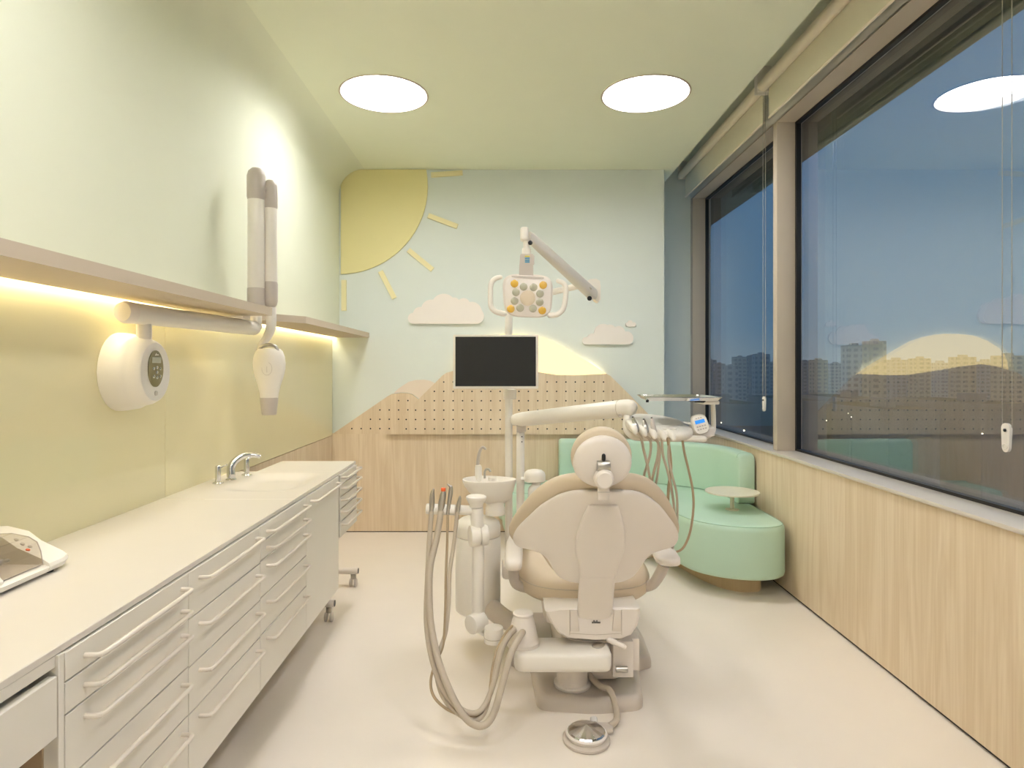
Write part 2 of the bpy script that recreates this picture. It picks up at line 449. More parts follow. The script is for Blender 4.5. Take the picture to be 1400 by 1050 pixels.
def handle(par, y0, y1, z, x=XFc, n='handle'):
    off = .034; h = MB()
    pts = [(x-.002, y0, z), (x+off-.012, y0, z), (x+off-.003, y0+.004, z), (x+off, y0+.016, z), (x+off, y1-.016, z), (x+off-.003, y1-.004, z), (x+off-.012, y1, z), (x-.002, y1, z)]
    h.tube(pts, .0062, 10)
    h.obj(n, M_hand, par)
def cabinet(label, ya, yb, zl, group=None, door=False):
    c = thing('drawer_cabinet' if not door else 'door_cabinet', label, 'cabinet', ((XG+XFc)/2, (ya+yb)/2, .215), group)
    b = MB(); b.box((XG-.003, ya+.001, .215), (XFc-.02, yb-.001, .755 if ya > 2.2 else ZT-TH-.001)); b.obj('body', M_cab, c, smooth=False)
    for k in range(len(zl)-1):
        zt, zb = zl[k], zl[k+1]
        b = MB(); b.box((XFc-.019, ya+.0018, zb+.0018), (XFc, yb-.0018, zt-.0018), .0012, 1)
        d = b.obj('door' if door else 'drawer', M_cab, c)
        handle(d, ya+.062, yb-.04, zt-.034)
ZA = [.822, .76, .693, .557, .420, .215]; ZBB = [.822, .687, .551, .417, .215]
cy = [1.285, 1.788, 2.311, 2.846, 3.395]
cabinet('white drawer cabinet of five drawers next to the open desk', cy[0], cy[1], ZA)
cabinet('white cabinet with four deep drawers, second from the desk', cy[1], cy[2], ZBB)
cabinet('white cabinet with five drawers between the four-drawer cabinet and the door cabinet', cy[2], cy[3], ZA)
cabinet('white cabinet with one tall door beside the wheeled cart', cy[3], cy[4], [.822, .215], door=True)
# desk at the near end
d = thing('desk_unit', 'white desk with a shallow tray drawer at the near end of the worktop', 'desk', ((XG+XF)/2, .6, 0))
b = MB(); b.box((XG+.02, 1.268, 0), (XFc, 1.284, ZT-TH-.001), .001, 1); b.obj('side_panel', M_cab, d)
b = MB(); b.box((XF-.035, YN+.1, .80), (XF-.002, 1.268, ZT-TH-.0005), .001, 1); b.obj('apron', M_cab, d)
b = MB(); b.box((XG+.1, .28, .68), (XFc-.02, 1.235, .775)); b.obj('drawer_box', M_cab, d, smooth=False)
dr = MB(); dr.box((XFc-.018, .25, .664), (XFc+.001, 1.262, .785), .001, 1); dr = dr.obj('drawer', M_cab, d)
b = MB(); b.box((XG+.02, YN+.1, .02), (XG+.04, 1.268, ZT-TH-.001)); b.obj('back_panel', M_brown, d, smooth=False)
b = MB(); b.box((XG+.02, .22, 0), (XFc-.01, .24, ZT-TH-.001)); b.obj('side_panel', M_brown, d, smooth=False)
b = MB(); b.box((XG+.04, 1.262, 0.001), (XFc-.03, 1.2675, .66)); b.obj('inner_lining', M_brown, d, smooth=False)
# wheeled cart
c = thing('instrument_cart', 'wheeled white cart with five small drawers at the far end of the worktop', 'cart', (-1.12, 3.68, 0))
ya, yb = 3.42, 3.80
b = MB(); b.box((-1.34, ya, .48), (XFc-.015, yb, ZT-TH-.002), .003, 1); b.obj('body', M_cab, c)
zz = [.822, .765, .70, .635, .565, .48]
for k in range(5):
    b = MB(); b.box((XFc-.014, ya+.001, zz[k+1]+.002), (XFc+.003, yb-.001, zz[k]-.002), .0012, 1); dd = b.obj('drawer', M_cab, c)
    handle(dd, ya+.02, yb-.012, zz[k]-.018, XFc+.003)
b = MB(); b.box((-1.22, 3.55, .1), (-1.1, 3.72, .479), .01); b.obj('stem', M_cab, c)
b = MB(); b.box((-1.19, 3.50, .075), (-1.13, 4.06, .11), .01); b.obj('base_bar', M_cab, c)
for yy in (3.50, 4.06):
    b = MB(); b.tube([(-1.32, yy, .098), (-.945, yy, .098)], .021, 20)
    b.mi = 1; b.tube([(-.946, yy, .098), (-.943, yy, .098)], .0175, 20); b.obj('foot_tube', [M_cream, M_black], c)
    for xx in (-.975, -1.29):
        k = MB()
        k.box((xx-.016, yy-.012, .045), (xx+.016, yy+.012, .08), .004)
        k.mi = 1
        for sx in (-.022, .008): k.cyl((xx+sx, yy-.006, .0255), (xx+sx+.014, yy-.006, .0255), .0255, n=24, bev=.003)
        k.obj('caster', [M_steel, M_taupe], c)
# taps
t = thing('mixer_tap', 'chrome basin tap with curved spout between two short handles', 'tap', (-1.375, 3.17, ZT))
def tapbase(q, h, name):
    b = MB(); x, y = q
    b.lathe([(.024, 0), (.026, .003), (.022, .007), (.013, .011), (.0135, h-.012), (.012, h-.004), (.006, h), (0.001, h)], (x, y, ZT), n=24); return b
b = tapbase((-1.393, 3.066), .088, 'h'); b.tube([(-1.393, 3.066, ZT+.07), (-1.385, 3.10, ZT+.078), (-1.375, 3.125, ZT+.082)], [.005, .004, .004], 10); b.obj('lever_handle', M_chrome, t)
b = tapbase((-1.348, 3.295), .088, 'h'); b.tube([(-1.348, 3.295, ZT+.085), (-1.33, 3.31, ZT+.095), (-1.30, 3.33, ZT+.10)], [.008, .006, .004], 10, smooth=3); b.obj('lever_handle', M_chrome, t)
b = MB(); b.lathe([(.024, 0), (.026, .004), (.02, .01), (.02, .03), (.001, .03)], (-1.37, 3.16, ZT), n=24)
b.tube([(-1.37, 3.16, ZT+.02), (-1.37, 3.165, ZT+.07), (-1.345, 3.19, ZT+.105), (-1.31, 3.21, ZT+.118), (-1.27, 3.23, ZT+.112), (-1.255, 3.238, ZT+.105)], [.02, .019, .016, .013, .011, .010], 16, smooth=5)
b.obj('spout', M_chrome, t)

# mixing machine (amalgamator)
m = thing('mixing_machine', 'white benchtop mixing machine with clear hinged lid on the worktop', 'dental mixer', (-1.33, 1.6, ZT))
def ploft(prof, ys, name, mm, ends=0):
    b = MB(); L_ = []
    for y_ in ys: L_.append([V((x_, y_, z_)) for x_, z_ in prof])
    if ends:
        c_ = sum((V((x_, 0, z_)) for x_, z_ in prof), V())/len(prof)
        L_.append([V((c_.x+(x_-c_.x)*.86, ys[-1]+ends, c_.z+(z_-c_.z)*.93-.002)) for x_, z_ in prof])
    b.loft(L_); return b.obj(name, mm, m, ang=.45)
ploft([(-1.445, .851), (-1.445, .953), (-1.43, .957), (-1.36, .941), (-1.32, .913), (-1.25, .882), (-1.234, .872), (-1.230, .862), (-1.236, .849)], [1.7105, 1.765], 'control_end', M_white, .035)
ploft([(-1.445, .851), (-1.445, .868), (-1.245, .868), (-1.232, .862), (-1.236, .849)], [1.36, 1.71], 'base', M_white)
ploft([(-1.445, .869), (-1.445, .957), (-1.43, .960), (-1.385, .950), (-1.372, .94), (-1.372, .869)], [1.36, 1.71], 'housing', M_white)
ploft([(-1.300, .869), (-1.300, .9), (-1.245, .889), (-1.234, .876), (-1.234, .869)], [1.36, 1.555], 'front_block', M_white)
b = MB(); b.box((-1.368, 1.565, .8685), (-1.25, 1.70, .871)); b.obj('well', M_taupe, m, smooth=False)
b = MB(); prof = [(-1.37, .951), (-1.33, .953), (-1.285, .944), (-1.262, .93), (-1.252, .905), (-1.247, .871)]
for i in range(len(prof)-1):
    (xa, za), (xb, zb) = prof[i], prof[i+1]
    n_ = V((-(zb-za), 0, xb-xa)).normalized()*.0018
    b.prism([V((xa, 1.558, za)), V((xb, 1.558, zb)), V((xb, 1.704, zb)), V((xa, 1.704, za))], n_)
for yy in (1.559, 1.7025):
    b.prism([V((x_, yy, z_)) for x_, z_ in prof]+[V((-1.37, yy, .871))], (0, .0012, 0))
b.obj('clear_lid', M_pc, m, smooth=False)
b = MB(); b.tube([V((x_, 1.705, z_+.001)) for x_, z_ in prof], .0014, 6); b.tube([(-1.247, 1.558, .8725), (-1.247, 1.705, .8725)], .0012, 6); b.obj('lid_edge', M_taupe, m)
b = MB(); b.tube([(-1.35, 1.585, .895), (-1.33, 1.61, .895)], .014, 14); b.tube([(-1.33, 1.61, .895), (-1.31, 1.665, .893)], .005, 12, round_=True); b.sph((-1.317, 1.648, .894), .009, n=14); b.obj('capsule_arm', M_steel, m)
for k, (xx, yy) in enumerate(((-1.342, 1.735), (-1.325, 1.735), (-1.308, 1.74), (-1.300, 1.722))):
    zz_ = .941-(xx+1.36)*.70 if xx < -1.32 else .913-(xx+1.32)*.443
    b = MB(); b.lathe([(.0055, -.002), (.0055, .002), (.001, .0025)], (xx, yy, zz_), (.45, 0, .9), n=14); b.obj('button', M_orange if k == 3 else M_taupe, m)
for (xx, yy) in ((-1.42, 1.39), (-1.255, 1.40), (-1.255, 1.74), (-1.42, 1.75)):
    b = MB(); b.cyl((xx, yy, ZT), (xx, yy, .852), .011, n=16); b.obj('foot', M_black, m)

# ================================================================= X-RAY UNIT
x = thing('xray_unit', 'white wall-mounted dental x-ray unit with folded arm and control box', 'x-ray unit', (XG, 2.40, 1.385))
b = MB(); c0 = V((XG+.001, 2.42, 1.385))
b.lathe([(.150, 0), (.150, .004), (.148, .03), (.141, .07), (.134, .085), (.131, .09), (.129, .10), (.124, .118), (.116, .132), (.112, .136), (.110, .137), (.105, .134), (0.001, .134)], c0, (1, 0, 0), n=56, u=(0, 0, 1), sy=.92)
b.obj('control_box', M_white, x)
b = MB(); fc = c0+V((.134, .0, .012))
b.lathe([(.070, 0), (.070, .004), (.067, .006), (0.001, .006)], fc, (1, 0, 0), n=48, u=(0, 0, 1), sy=.72)
fp = b.obj('control_panel', M_lcdp, x)
b = MB(); b.box(fc+V((.005, -.030, .022)), fc+V((.0075, .030, .044)), .001, 1); b.obj('display', M_lcd, fp)
for (dy, dz) in ((-.024, 0), (0, .004), (.024, 0), (0, -.014), (-.022, -.030), (0.001, -.034), (.024, -.030)):
    b = MB(); b.lathe([(.0068, 0), (.0062, .003), (.003, .0045), (.001, .0045)], fc+V((.006, dy*.95, dz)), (1, 0, 0), n=14); b.obj('button', M_chrome, fp)
b = MB(); b.lathe([(.010, 0), (.009, .004), (.001, .005)], c0+V((.134, .004, -.082)), (1, 0, 0), n=18); b.obj('power_knob', M_taupe, x)
b = MB()   # tiny emblem above the display
b.prism([fc+V((.006, -.012, .050)), fc+V((.006, -.002, .050)), fc+V((.006, -.002, .060))], (.0012, 0, 0)); b.box(fc+V((.006, .002, .051)), fc+V((.0072, .012, .055))); b.obj('emblem', M_cloud, fp, smooth=False)
A0 = V((-1.385, 2.30, 1.603)); A1 = V((-1.283, 3.22, 1.603))
b = MB(); b.cyl(V((-1.382, 2.42, 1.50)), V((-1.382, 2.42, 1.575)), .027, n=24, bev=.002); b.obj('arm_post', M_white, x)
dA = (A1-A0).normalized()
b = MB(); b.tube([A0+dA*.03, A1], [.039, .037], 28, round_=True); b.obj('swing_arm', M_white, x)
b = MB(); b.tube([A0+dA*-.012, A0+dA*.005, A0+dA*.03], [.034, .0405, .0405], 28); b.obj('end_cap', M_cream, x)
T1 = V((-1.280, 3.25, 0)); T2 = V((-1.222, 3.29, 0))
b = MB(); b.cyl((T1.x, T1.y, 1.60), (T1.x, T1.y, 1.71), .028, n=24, bev=.003); b.obj('swivel_post', M_white, x)
def zt(py, y): return CAMZ-(py-CY)*y/F
b = MB(); b.cyl((T1.x, T1.y, 1.705), (T1.x, T1.y, 1.81), .044, n=28, bev=.004); b.obj('joint_cover', M_taupe, x)
b = MB(); b.cyl((T1.x, T1.y, 1.80), (T1.x, T1.y, 2.30), .042, n=28, bev=.002); b.obj('upper_tube', M_white, x)
b = MB(); b.tube([(T1.x, T1.y, 2.275), (T1.x, T1.y, 2.385)], .0455, 28, round_=True)
b.obj('joint_cover', M_taupe, x)
b = MB(); b.tube([(T2.x, T2.y, 2.235), (T2.x, T2.y, 2.30), (T2.x, T2.y, 2.345)], [.036, .036, .034], 28, round_=True)
b.tube([(T1.x+.02, T1.y, 2.32), (T2.x, T2.y, 2.32)], .022, 16); b.obj('joint_cover', M_taupe, x)
b = MB(); b.cyl((T2.x, T2.y, 1.80), (T2.x, T2.y, 2.26), .034, n=28, bev=.002); b.obj('upper_tube', M_white, x)
b = MB(); b.tube([(T2.x, T2.y, 1.835), (T2.x, T2.y, 1.745)], [.037, .0365], 28, round_=True); b.obj('joint_cover', M_taupe, x)
b = MB(); b.box((T2.x-.030, T2.y-.045, 1.745), (T2.x-.016, T2.y-.030, 1.80), .002); b.obj('spring_slot', M_black, x)
HX, HY = -1.232, 3.30
b = MB(); b.tube([(T2.x+.004, T2.y, 1.715), (T2.x+.004, T2.y, 1.64), (T2.x+.0, T2.y, 1.60), (T2.x-.02, T2.y, 1.555), (T2.x-.045, T2.y, 1.52), (T2.x-.055, T2.y, 1.495)], [.026, .026, .025, .021, .018, .015], 20, smooth=5); b.obj('yoke', M_white, x)
# tube head
b = MB(); hz = lambda py: zt(py, HY)
b.lathe([(.045, hz(544)), (.048, hz(538)), (.058, hz(527)), (.072, hz(515)), (.081, hz(505)), (.083, hz(496)), (.078, hz(487)), (.068, hz(480)), (.055, hz(477)), (.001, hz(476))], (HX, HY, 0), n=40, u=(1, 0, 0), sy=.8)
b.obj('tube_head', M_white, x)
b = MB(); b.tube([(HX-.045, HY-.02, hz(480)), (HX-.03, HY-.02, hz(474)), (HX+.005, HY-.02, hz(471.5)), (HX+.04, HY-.02, hz(474)), (HX+.052, HY-.02, hz(481))], .009, 12, smooth=5); b.obj('grab_handle', M_steel, x)
b = MB(); b.lathe([(.034, hz(567)), (.0365, hz(566)), (.045, hz(546)), (.045, hz(543.5)), (.001, hz(543))], (HX, HY, 0), n=32); b.obj('cone', M_taupe, x)
rc = V((HX+.012, HY-.062, hz(504)))
b = MB(); b.tube([rc+V((.026*math.cos(a), .0-.0015+.012*abs(math.cos(a))**2*0, .033*math.sin(a))) for a in [2*PI*i/32 for i in range(33)]], .0009, 6)
b.box(rc+V((-.0008, -.003, -.02)), rc+V((.0008, .0, .012))); b.obj('head_emblem', M_taupe, x)

# ================================================================= MURAL WALL
# hills: rear and front perforated wood boards
def board(name, label, outl, d0, d1, holes, hx0):
    o2 = [W(px, py, d0) for px, py in outl]
    b = MB(); b.prism(o2, (0, -(d1-d0), 0)); b.mi = 1
    # perforations (dark bores) laid out on a regular grid inside the outline
    def inside(px, py):
        c = False; n = len(outl)
        for i in range(n):
            x1_, y1_ = outl[i]; x2_, y2_ = outl[(i+1) % n]
            if (y1_ > py) != (y2_ > py) and px < (x2_-x1_)*(py-y1_)/(y2_-y1_)+x1_: c = not c
        return c
    for r in range(holes):
        py = 585.7-12.72*r
        for k in range(40):
            px = hx0+12.74*k
            if all(inside(px+dx, py+dy) for dx, dy in ((6, 0), (-6, 0), (0, 4.5), (0, -5), (4, -5), (-4, -5))) and not (name == 'rear' and px > 529+(593-py)*.93):
                c = W(px, py, d1+.0006)
                b.prism(circ(c, .0066, 10), (0, .0004, 0))
    return b
rear = [(455.5, 593), (470, 583), (500, 562.5), (530, 542), (536, 538.6), (548, 537.2), (558, 537.4), (564, 539.2), (569, 543), (577, 549), (580, 593)]
b = board('rear', '', rear, .001, .018, 5, 481.7)
solo(b, 'perforated_board', [M_wood, M_dark], 'small perforated wooden hill board at the left end of the mural', 'wall board', loc=W(515, 593, 0), smooth=False)
front = [(529, 593), (572.6, 546), (606, 513), (611, 509.6), (617, 508), (640, 501), (662, 498), (690, 501), (707, 504), (735, 508.6), (760, 512.4), (785, 513), (808, 512), (828, 511), (833, 513.5), (862, 542), (889, 570), (908, 588), (908, 593)]
b = board('front', '', front, .031, .045, 7, 543.7)
solo(b, 'perforated_board', [M_wood, M_dark], 'large perforated wooden mountain board behind the monitor', 'wall board', loc=W(700, 593, 0), smooth=False)
snow = [(538.5, 537.3), (544, 532), (551, 527), (559, 522), (568, 519.6), (580, 519), (588, 520.5), (594, 523.5), (600, 528), (604, 532), (590, 548), (578, 548.3), (569.5, 542.2), (564, 538.5), (558, 536.8), (548, 536.6)]
b = MB(); b.prism([W(p, q, .001) for p, q in snow], (0, -.010, 0)); solo(b, 'snow_cap', M_snow, 'small pale snow cap above the left wooden hill', 'wall decoration', loc=W(565, 540, 0), smooth=False)
capo = [(621, 507), (623, 494), (627, 484), (634, 476), (650, 466), (668, 459.5), (688, 457), (706, 456.6), (722, 457.6), (737, 460.5), (755, 466.5), (773, 476.5), (792, 488), (812, 500), (828, 511), (833, 514), (808, 517), (760, 517), (707, 512), (662, 506), (622, 512)]
cc = [V((q.x, q.z, 0)) for q in [W(p, r) for p, r in capo]]
sc_ = thing('snow_cap', 'large glowing snow cap on the mountain behind the monitor', 'wall light', W(715, 508, 0))
b = MB(); b.prism([W(p, q, .026) for p, q in capo], (0, -.003, 0)); b.obj('glowing_face', M_cap, sc_, smooth=False)
cen = W(715, 490, 0)
ins = [W(720+(p-720)*.88, 494+(q-494)*.6, .001) for p, q in capo]
b = MB(); b.prism(ins, (0, -.0245, 0)); b.obj('edge_light', M_capL, sc_, smooth=False)
# sun and its rays
sunp = []
sx, sy, sr = 465, 255, 120
for i in range(41):
    a = -.205+(PI/2+.205+.0)*i/40
    sunp.append((sx+sr*math.cos(a), sy+sr*math.sin(a)))
sunp = [(sx+sr*math.cos(-.19), 232.3)]+[p for p in sunp if p[1] > 233]
sunp += [(466.5, 375), (466.5, 252)]
sunp = [p for p in sunp if p[0] >= 466.5]
for a in [i*PI/2/8 for i in range(1, 9)]:
    sunp.append((466.5+30*(1-math.cos(a)), 252-19.7*math.sin(a)))
b = MB(); b.prism([W(p, q, .001) for p, q in sunp], (0, -.015, 0), .0015)
solo(b, 'wall_sun', M_sun, 'yellow quarter-circle sun panel in the upper left corner of the mural', 'wall decoration', loc=W(500, 300, 0))
rays = [((589.5, 239.6), (632.5, 236.6), 'yellow sun ray just below the ceiling, topmost of five'), ((585.5, 295), (625.5, 310), 'yellow sun ray second from the ceiling'),
        ((558.5, 342), (591.5, 369), 'middle diagonal yellow sun ray of five'), ((520.5, 371), (539.5, 408), 'steep yellow sun ray left of the big cloud'), ((470.5, 383), (470.5, 425), 'vertical yellow sun ray beside the left wall above the shelf')]
for (a, c, lab) in rays:
    a_ = W(a[0], a[1], .001); c_ = W(c[0], c[1], .001); dd = (c_-a_).normalized(); nn = V((dd.z, 0, -dd.x))*.0215
    if a[0] < 480: nn *= 1.0
    b = MB(); b.prism([a_+nn, c_+nn, c_-nn, a_-nn], (0, -.014, 0), .0012)
    solo(b, 'sun_ray', M_ray, lab, 'wall decoration', 'sun rays of the mural', loc=(a_+c_)/2)
def arcs(spec, base, x0, x1):
    """cloud outline: union of bumps evaluated as a height profile; rounded ends"""
    pts = []
    N = 90
    for i in range(N+1):
        px = x0+(x1-x0)*i/N; top = base-.2
        for (cx_, cy_, r) in spec:
            d = r*r-(px-cx_)**2
            if d > 0: top = min(top, cy_-math.sqrt(d))
        pts.append((px, top))
    for i in range(0, 11):      # lower right end and lower left end roundings
        pass
    low = []
    for i in range(N, -1, -1):
        px = x0+(x1-x0)*i/N; bot = base
        for (cx_, cy_, r) in (spec[0], spec[-1]):
            edge = (px < cx_ if cx_ == spec[0][0] else px > cx_)
            if edge:
                d = r*r-(px-cx_)**2; bot = min(bot, cy_+math.sqrt(max(d, 0)))
        low.append((px, max(bot, pts[i][1]+.05)))
    return pts+low
c1 = arcs([(565.5, 435.5, 7.4), (575, 430, 10), (590, 424, 14), (607, 419, 17), (621, 415, 8), (634, 417, 9), (645, 427, 14), (651.5, 432.5, 10.4)], 443, 558.2, 661.8)
c2 = arcs([(801, 466, 5.2), (810, 464, 8), (824, 455, 12), (833, 453, 9), (845, 455, 9), (856, 462.5, 9.2)], 471, 796, 865)
c3 = arcs([(857.6, 443.5, 2.6), (861, 441.5, 3.4), (866, 443.8, 3.1)], 446.8, 855, 869.2)
for o_, th, lab, cen_ in ((c1, .022, 'big white cloud panel left of the operating light', (609, 430)), (c2, .022, 'medium white cloud panel right of the operating light', (830, 460)), (c3, .016, 'tiny white cloud above the right-hand cloud', (862, 443))):
    b = MB(); b.prism([W(p, q, .003) for p, q in o_], (0, -th, 0))
    solo(b, 'cloud_panel', M_cloud, lab, 'wall decoration', loc=W(cen_[0], cen_[1], 0), smooth=False)

# ================================================================= CEILING LIGHTS
for (xx, yy, lab) in ((-.751, 3.92, 'round glowing ceiling light on the left, above the x-ray arm side'), (.868, 3.92, 'round glowing ceiling light on the right, nearer the windows'),
                      (-.751, 1.3, 'added unseen round ceiling light over the open desk end of the worktop'), (.868, 1.3, 'added unseen round ceiling light beside the near window pane'),
                      (-.751, -1.3, 'added unseen round ceiling light on the worktop side at the near end'), (.868, -1.3, 'added unseen round ceiling light on the window side at the near end')):  # nearer lights are out of view, added to brighten the room
    l = thing('ceiling_light', lab, 'ceiling light', (xx, yy, CEIL), 'round ceiling lights')
    b = MB(); b.loft([circ((xx, yy, CEIL+h_), r_, 64, 'z') for r_, h_ in ((.2635, -.0005), (.2635, -.004), (.271, -.005), (.274, -.002), (.274, -.0005))], closed=True); b.obj('trim_ring', M_shelf, l)
    b = MB(); b.loft([circ((xx, yy, CEIL+h_), r_, 64, 'z') for r_, h_ in ((.262, -.004), (.262, .068), (.268, .068), (.2632, -.001))], cap=False); b.obj('housing', M_wallW, l)
    b = MB(); b.lathe([(.001, .060), (.2618, .060), (.2618, .064), (.001, .064)], (xx, yy, CEIL), n=64); b.obj('diffuser', M_disc if yy > 3 else M_disc2, l, smooth=False)

# ================================================================= BLINDS
def blind(label, ya, yb, chain):
    t = thing('roller_blind', label, 'roller blind', (1.70, (ya+yb)/2, 3.0), 'roller blinds over the windows')
    b = MB(); b.cyl((1.665, ya, 3.222), (1.665, yb, 3.222), .036, n=28, bev=.003); b.obj('roller', M_blindt, t)
    b = MB(); b.box((1.699, ya+.01, 3.02), (1.7005, yb-.01, 3.235)); b.obj('fabric', M_blind, t, smooth=False)
    b = MB(); b.cyl((1.700, ya+.01, 3.014), (1.700, yb-.01, 3.014), .008, n=14, bev=.002); b.obj('bottom_bar', M_blindt, t)
    b = MB(); b.box((1.63, ya-.012, 3.185), (1.72, ya-.001, 3.355), .004); b.obj('bracket', M_white, t); b = MB(); b.box((1.63, yb+.001, 3.185), (1.72, yb+.012, 3.355), .004); b.obj('bracket', M_white, t)
    if chain:
        yy = ya-.018
        b = MB(); z0 = 1.20; z1 = 3.20; n = 6
        for s in (0, 1):
            yq = yy - .041*s + .02
            pts = []; rs = []
            k = int((z1-z0)/.0045)
            for i in range(k+1):
                pts.append((1.69, yq, z0+(z1-z0)*i/k)); rs.append(.0021 if i % 2 else .0009)
            b.tube(pts, rs, 6)
        b.tube([(1.69, yy+.02-.0205+.0205*math.cos(a), 3.2+.0205*math.sin(a)) for a in [i*PI/8 for i in range(9)]], .0018, 6)
        b.obj('bead_chain', M_steel, t)
        cy_ = yy-.0005
        b = MB(); o_ = [V((1.684, cy_+.019*math.cos(a)*(1 if math.sin(a) > 0 else .82), (1.195 if math.sin(a) > 0 else 1.135)+.019*math.sin(a))) for a in [2*PI*q_/28 for q_ in range(28)]]
        b.prism(o_, (.012, 0, 0), .003)
        b.tube([V((1.683, cy_+.010*math.cos(a), 1.135+.008*math.sin(a))) for a in [2*PI*q_/16 for q_ in range(17)]], .0016, 6)
        k = b.obj('chain_tensioner', M_clear, t)
        b = MB(); b.sph((1.682, cy_, 1.19), .004, .006, .006, 12); b.obj('screw', M_black, k)
blind('cream roller blind rolled up over the far window', 4.15, 5.98, True)
blind('cream roller blind rolled up over the near window', 2.15, 4.09, True)
blind('cream roller blind at the near end of the window wall', -1.9, 2.09, False)

# ================================================================= SOFA
so = thing('curved_sofa', 'mint green leather curved corner sofa under the windows', 'sofa', (1.2, 4.7, 0))
seat = [(.02, 5.37), (.9, 5.372), (1.5, 5.372), (1.71, 5.33), (1.728, 5.1), (1.728, 4.6), (1.728, 4.1), (1.722, 3.92), (1.69, 3.84), (1.60, 3.785), (1.49, 3.775), (1.38, 3.80), (1.27, 3.858), (1.175, 3.96), (1.12, 4.11), (1.09, 4.28), (1.04, 4.45), (.95, 4.60), (.78, 4.71), (.48, 4.78), (.18, 4.80), (.02, 4.86), (-.02, 5.0), (-.02, 5.25)]
sp = catmull([V((x_, y_, 0)) for x_, y_ in seat], 5, closed=True)
sp = [V((min(p.x, 1.73), min(p.y, 5.375), 0)) for p in sp]
def inset(pts, d):
    n = len(pts); out = []
    ar = sum(pts[i].x*pts[(i+1) % n].y-pts[(i+1) % n].x*pts[i].y for i in range(n)); sg = 1 if ar > 0 else -1
    for i in range(n):
        t_ = pts[(i+1) % n]-pts[i-1]
        if t_.length < 1e-6: t_ = pts[(i+2) % n]-pts[i-2]
        t_.normalize(); out.append(pts[i]+V((-t_.y, t_.x, 0))*sg*d)
    return out
def up(pts, z_): return [V((p.x, p.y, z_)) for p in pts]
b = MB(); b.loft([up(inset(sp, d_), z_) for d_, z_ in ((.05, .121), (.02, .124), (.006, .135), (0, .155), (0, .3), (0, .41), (.004, .432), (.014, .444), (.026, .449), (.05, .451))])
b.obj('seat', M_mint, so, ang=1.0)
b = MB(); q = up(inset(sp, .012), .4435); b.tube(q+[q[0]], .0022, 6); b.obj('piping', M_mintS, so)
b = MB(); q = catmull([V(p_+(0,)) for p_ in ((.15, 5.3), (.8, 5.32), (1.5, 5.3), (1.62, 5.2), (1.63, 4.6), (1.63, 4.1), (1.60, 3.975), (1.54, 3.95), (1.46, 3.958), (1.37, 4.03), (1.28, 4.22), (1.22, 4.45), (1.13, 4.61), (1.03, 4.735), (.8, 4.82), (.5, 4.87), (.18, 4.90), (.12, 5.0), (.11, 5.2))], 4, closed=True); b.loft([up(q, 0.0), up(q, .125)]); b.obj('plinth', M_woodS, so)
# backrest swept along the curve
bp_ = catmull([V(p) for p in ((.47, 5.318, 0), (.75, 5.318, 0), (1.0, 5.30, 0), (1.22, 5.24, 0), (1.42, 5.12, 0), (1.57, 4.97, 0), (1.655, 4.80, 0), (1.678, 4.62, 0), (1.68, 4.42, 0))], 8)
sec = []
hw, z0, z1, rc_ = .058, .452, .805, .034
for (cxs, czs, a0) in ((hw-rc_, z1-rc_, 0), (-hw+rc_, z1-rc_, PI/2), (-hw+.01, z0+.01, PI), (hw-.01, z0+.01, 1.5*PI)):
    r_ = rc_ if czs > .6 else .01
    for i in range(6):
        a = a0+PI/2*i/5; sec.append((cxs+r_*math.cos(a), czs+r_*math.sin(a)))
loops = []
nb = len(bp_)
for i, p in enumerate(bp_):
    d_ = (bp_[min(i+1, nb-1)]-bp_[max(i-1, 0)]).normalized(); n_ = V((-d_.y, d_.x, 0))
    loops.append([p+n_*u_+V((0, 0, w_)) for u_, w_ in sec])
def shrink(l, d_, k):
    c_ = sum(l, V())/len(l); return [c_+(v-c_)*k+d_ for v in l]
d0 = (bp_[0]-bp_[1]).normalized(); d1 = (bp_[-1]-bp_[-2]).normalized()
loops = [shrink(loops[0], d0*.02, .90), shrink(loops[0], d0*.014, .96)]+loops+[shrink(loops[-1], d1*.014, .96), shrink(loops[-1], d1*.02, .90)]
for l in loops:
    for v in l: v.y = min(v.y, 5.385); v.z = max(v.z, .4515)
b = MB(); b.loft(loops); b.obj('backrest', M_mint, so, ang=1.1)
l = loops[-4]; b = MB(); b.tube([v+d1*.002 for v in l[:12]], .0025, 6); b.obj('piping', M_mintS, so)
# round side table standing on the seat
s_ = thing('side_table', 'small round cream table on a short stem standing on the sofa seat', 'side table', (1.518, 4.236, .451))
b = MB(); b.lathe([(.001, .566), (.172, .566), (.174, .569), (.174, .574), (.172, .577), (.001, .577)], (1.518, 4.236, 0), n=56); b.obj('table_top', M_tbl, s_)
b = MB(); b.lathe([(.045, .4515), (.045, .455), (.018, .457), (.0135, .46), (.0135, .566)], (1.518, 4.236, 0), n=24); b.obj('stem', M_tbl, s_)

# ================================================================= DENTAL CHAIR
AX = .36
ch = thing('dental_chair', 'cream dental chair seen from behind in the middle of the room', 'dental chair', (AX, 2.9, 0))
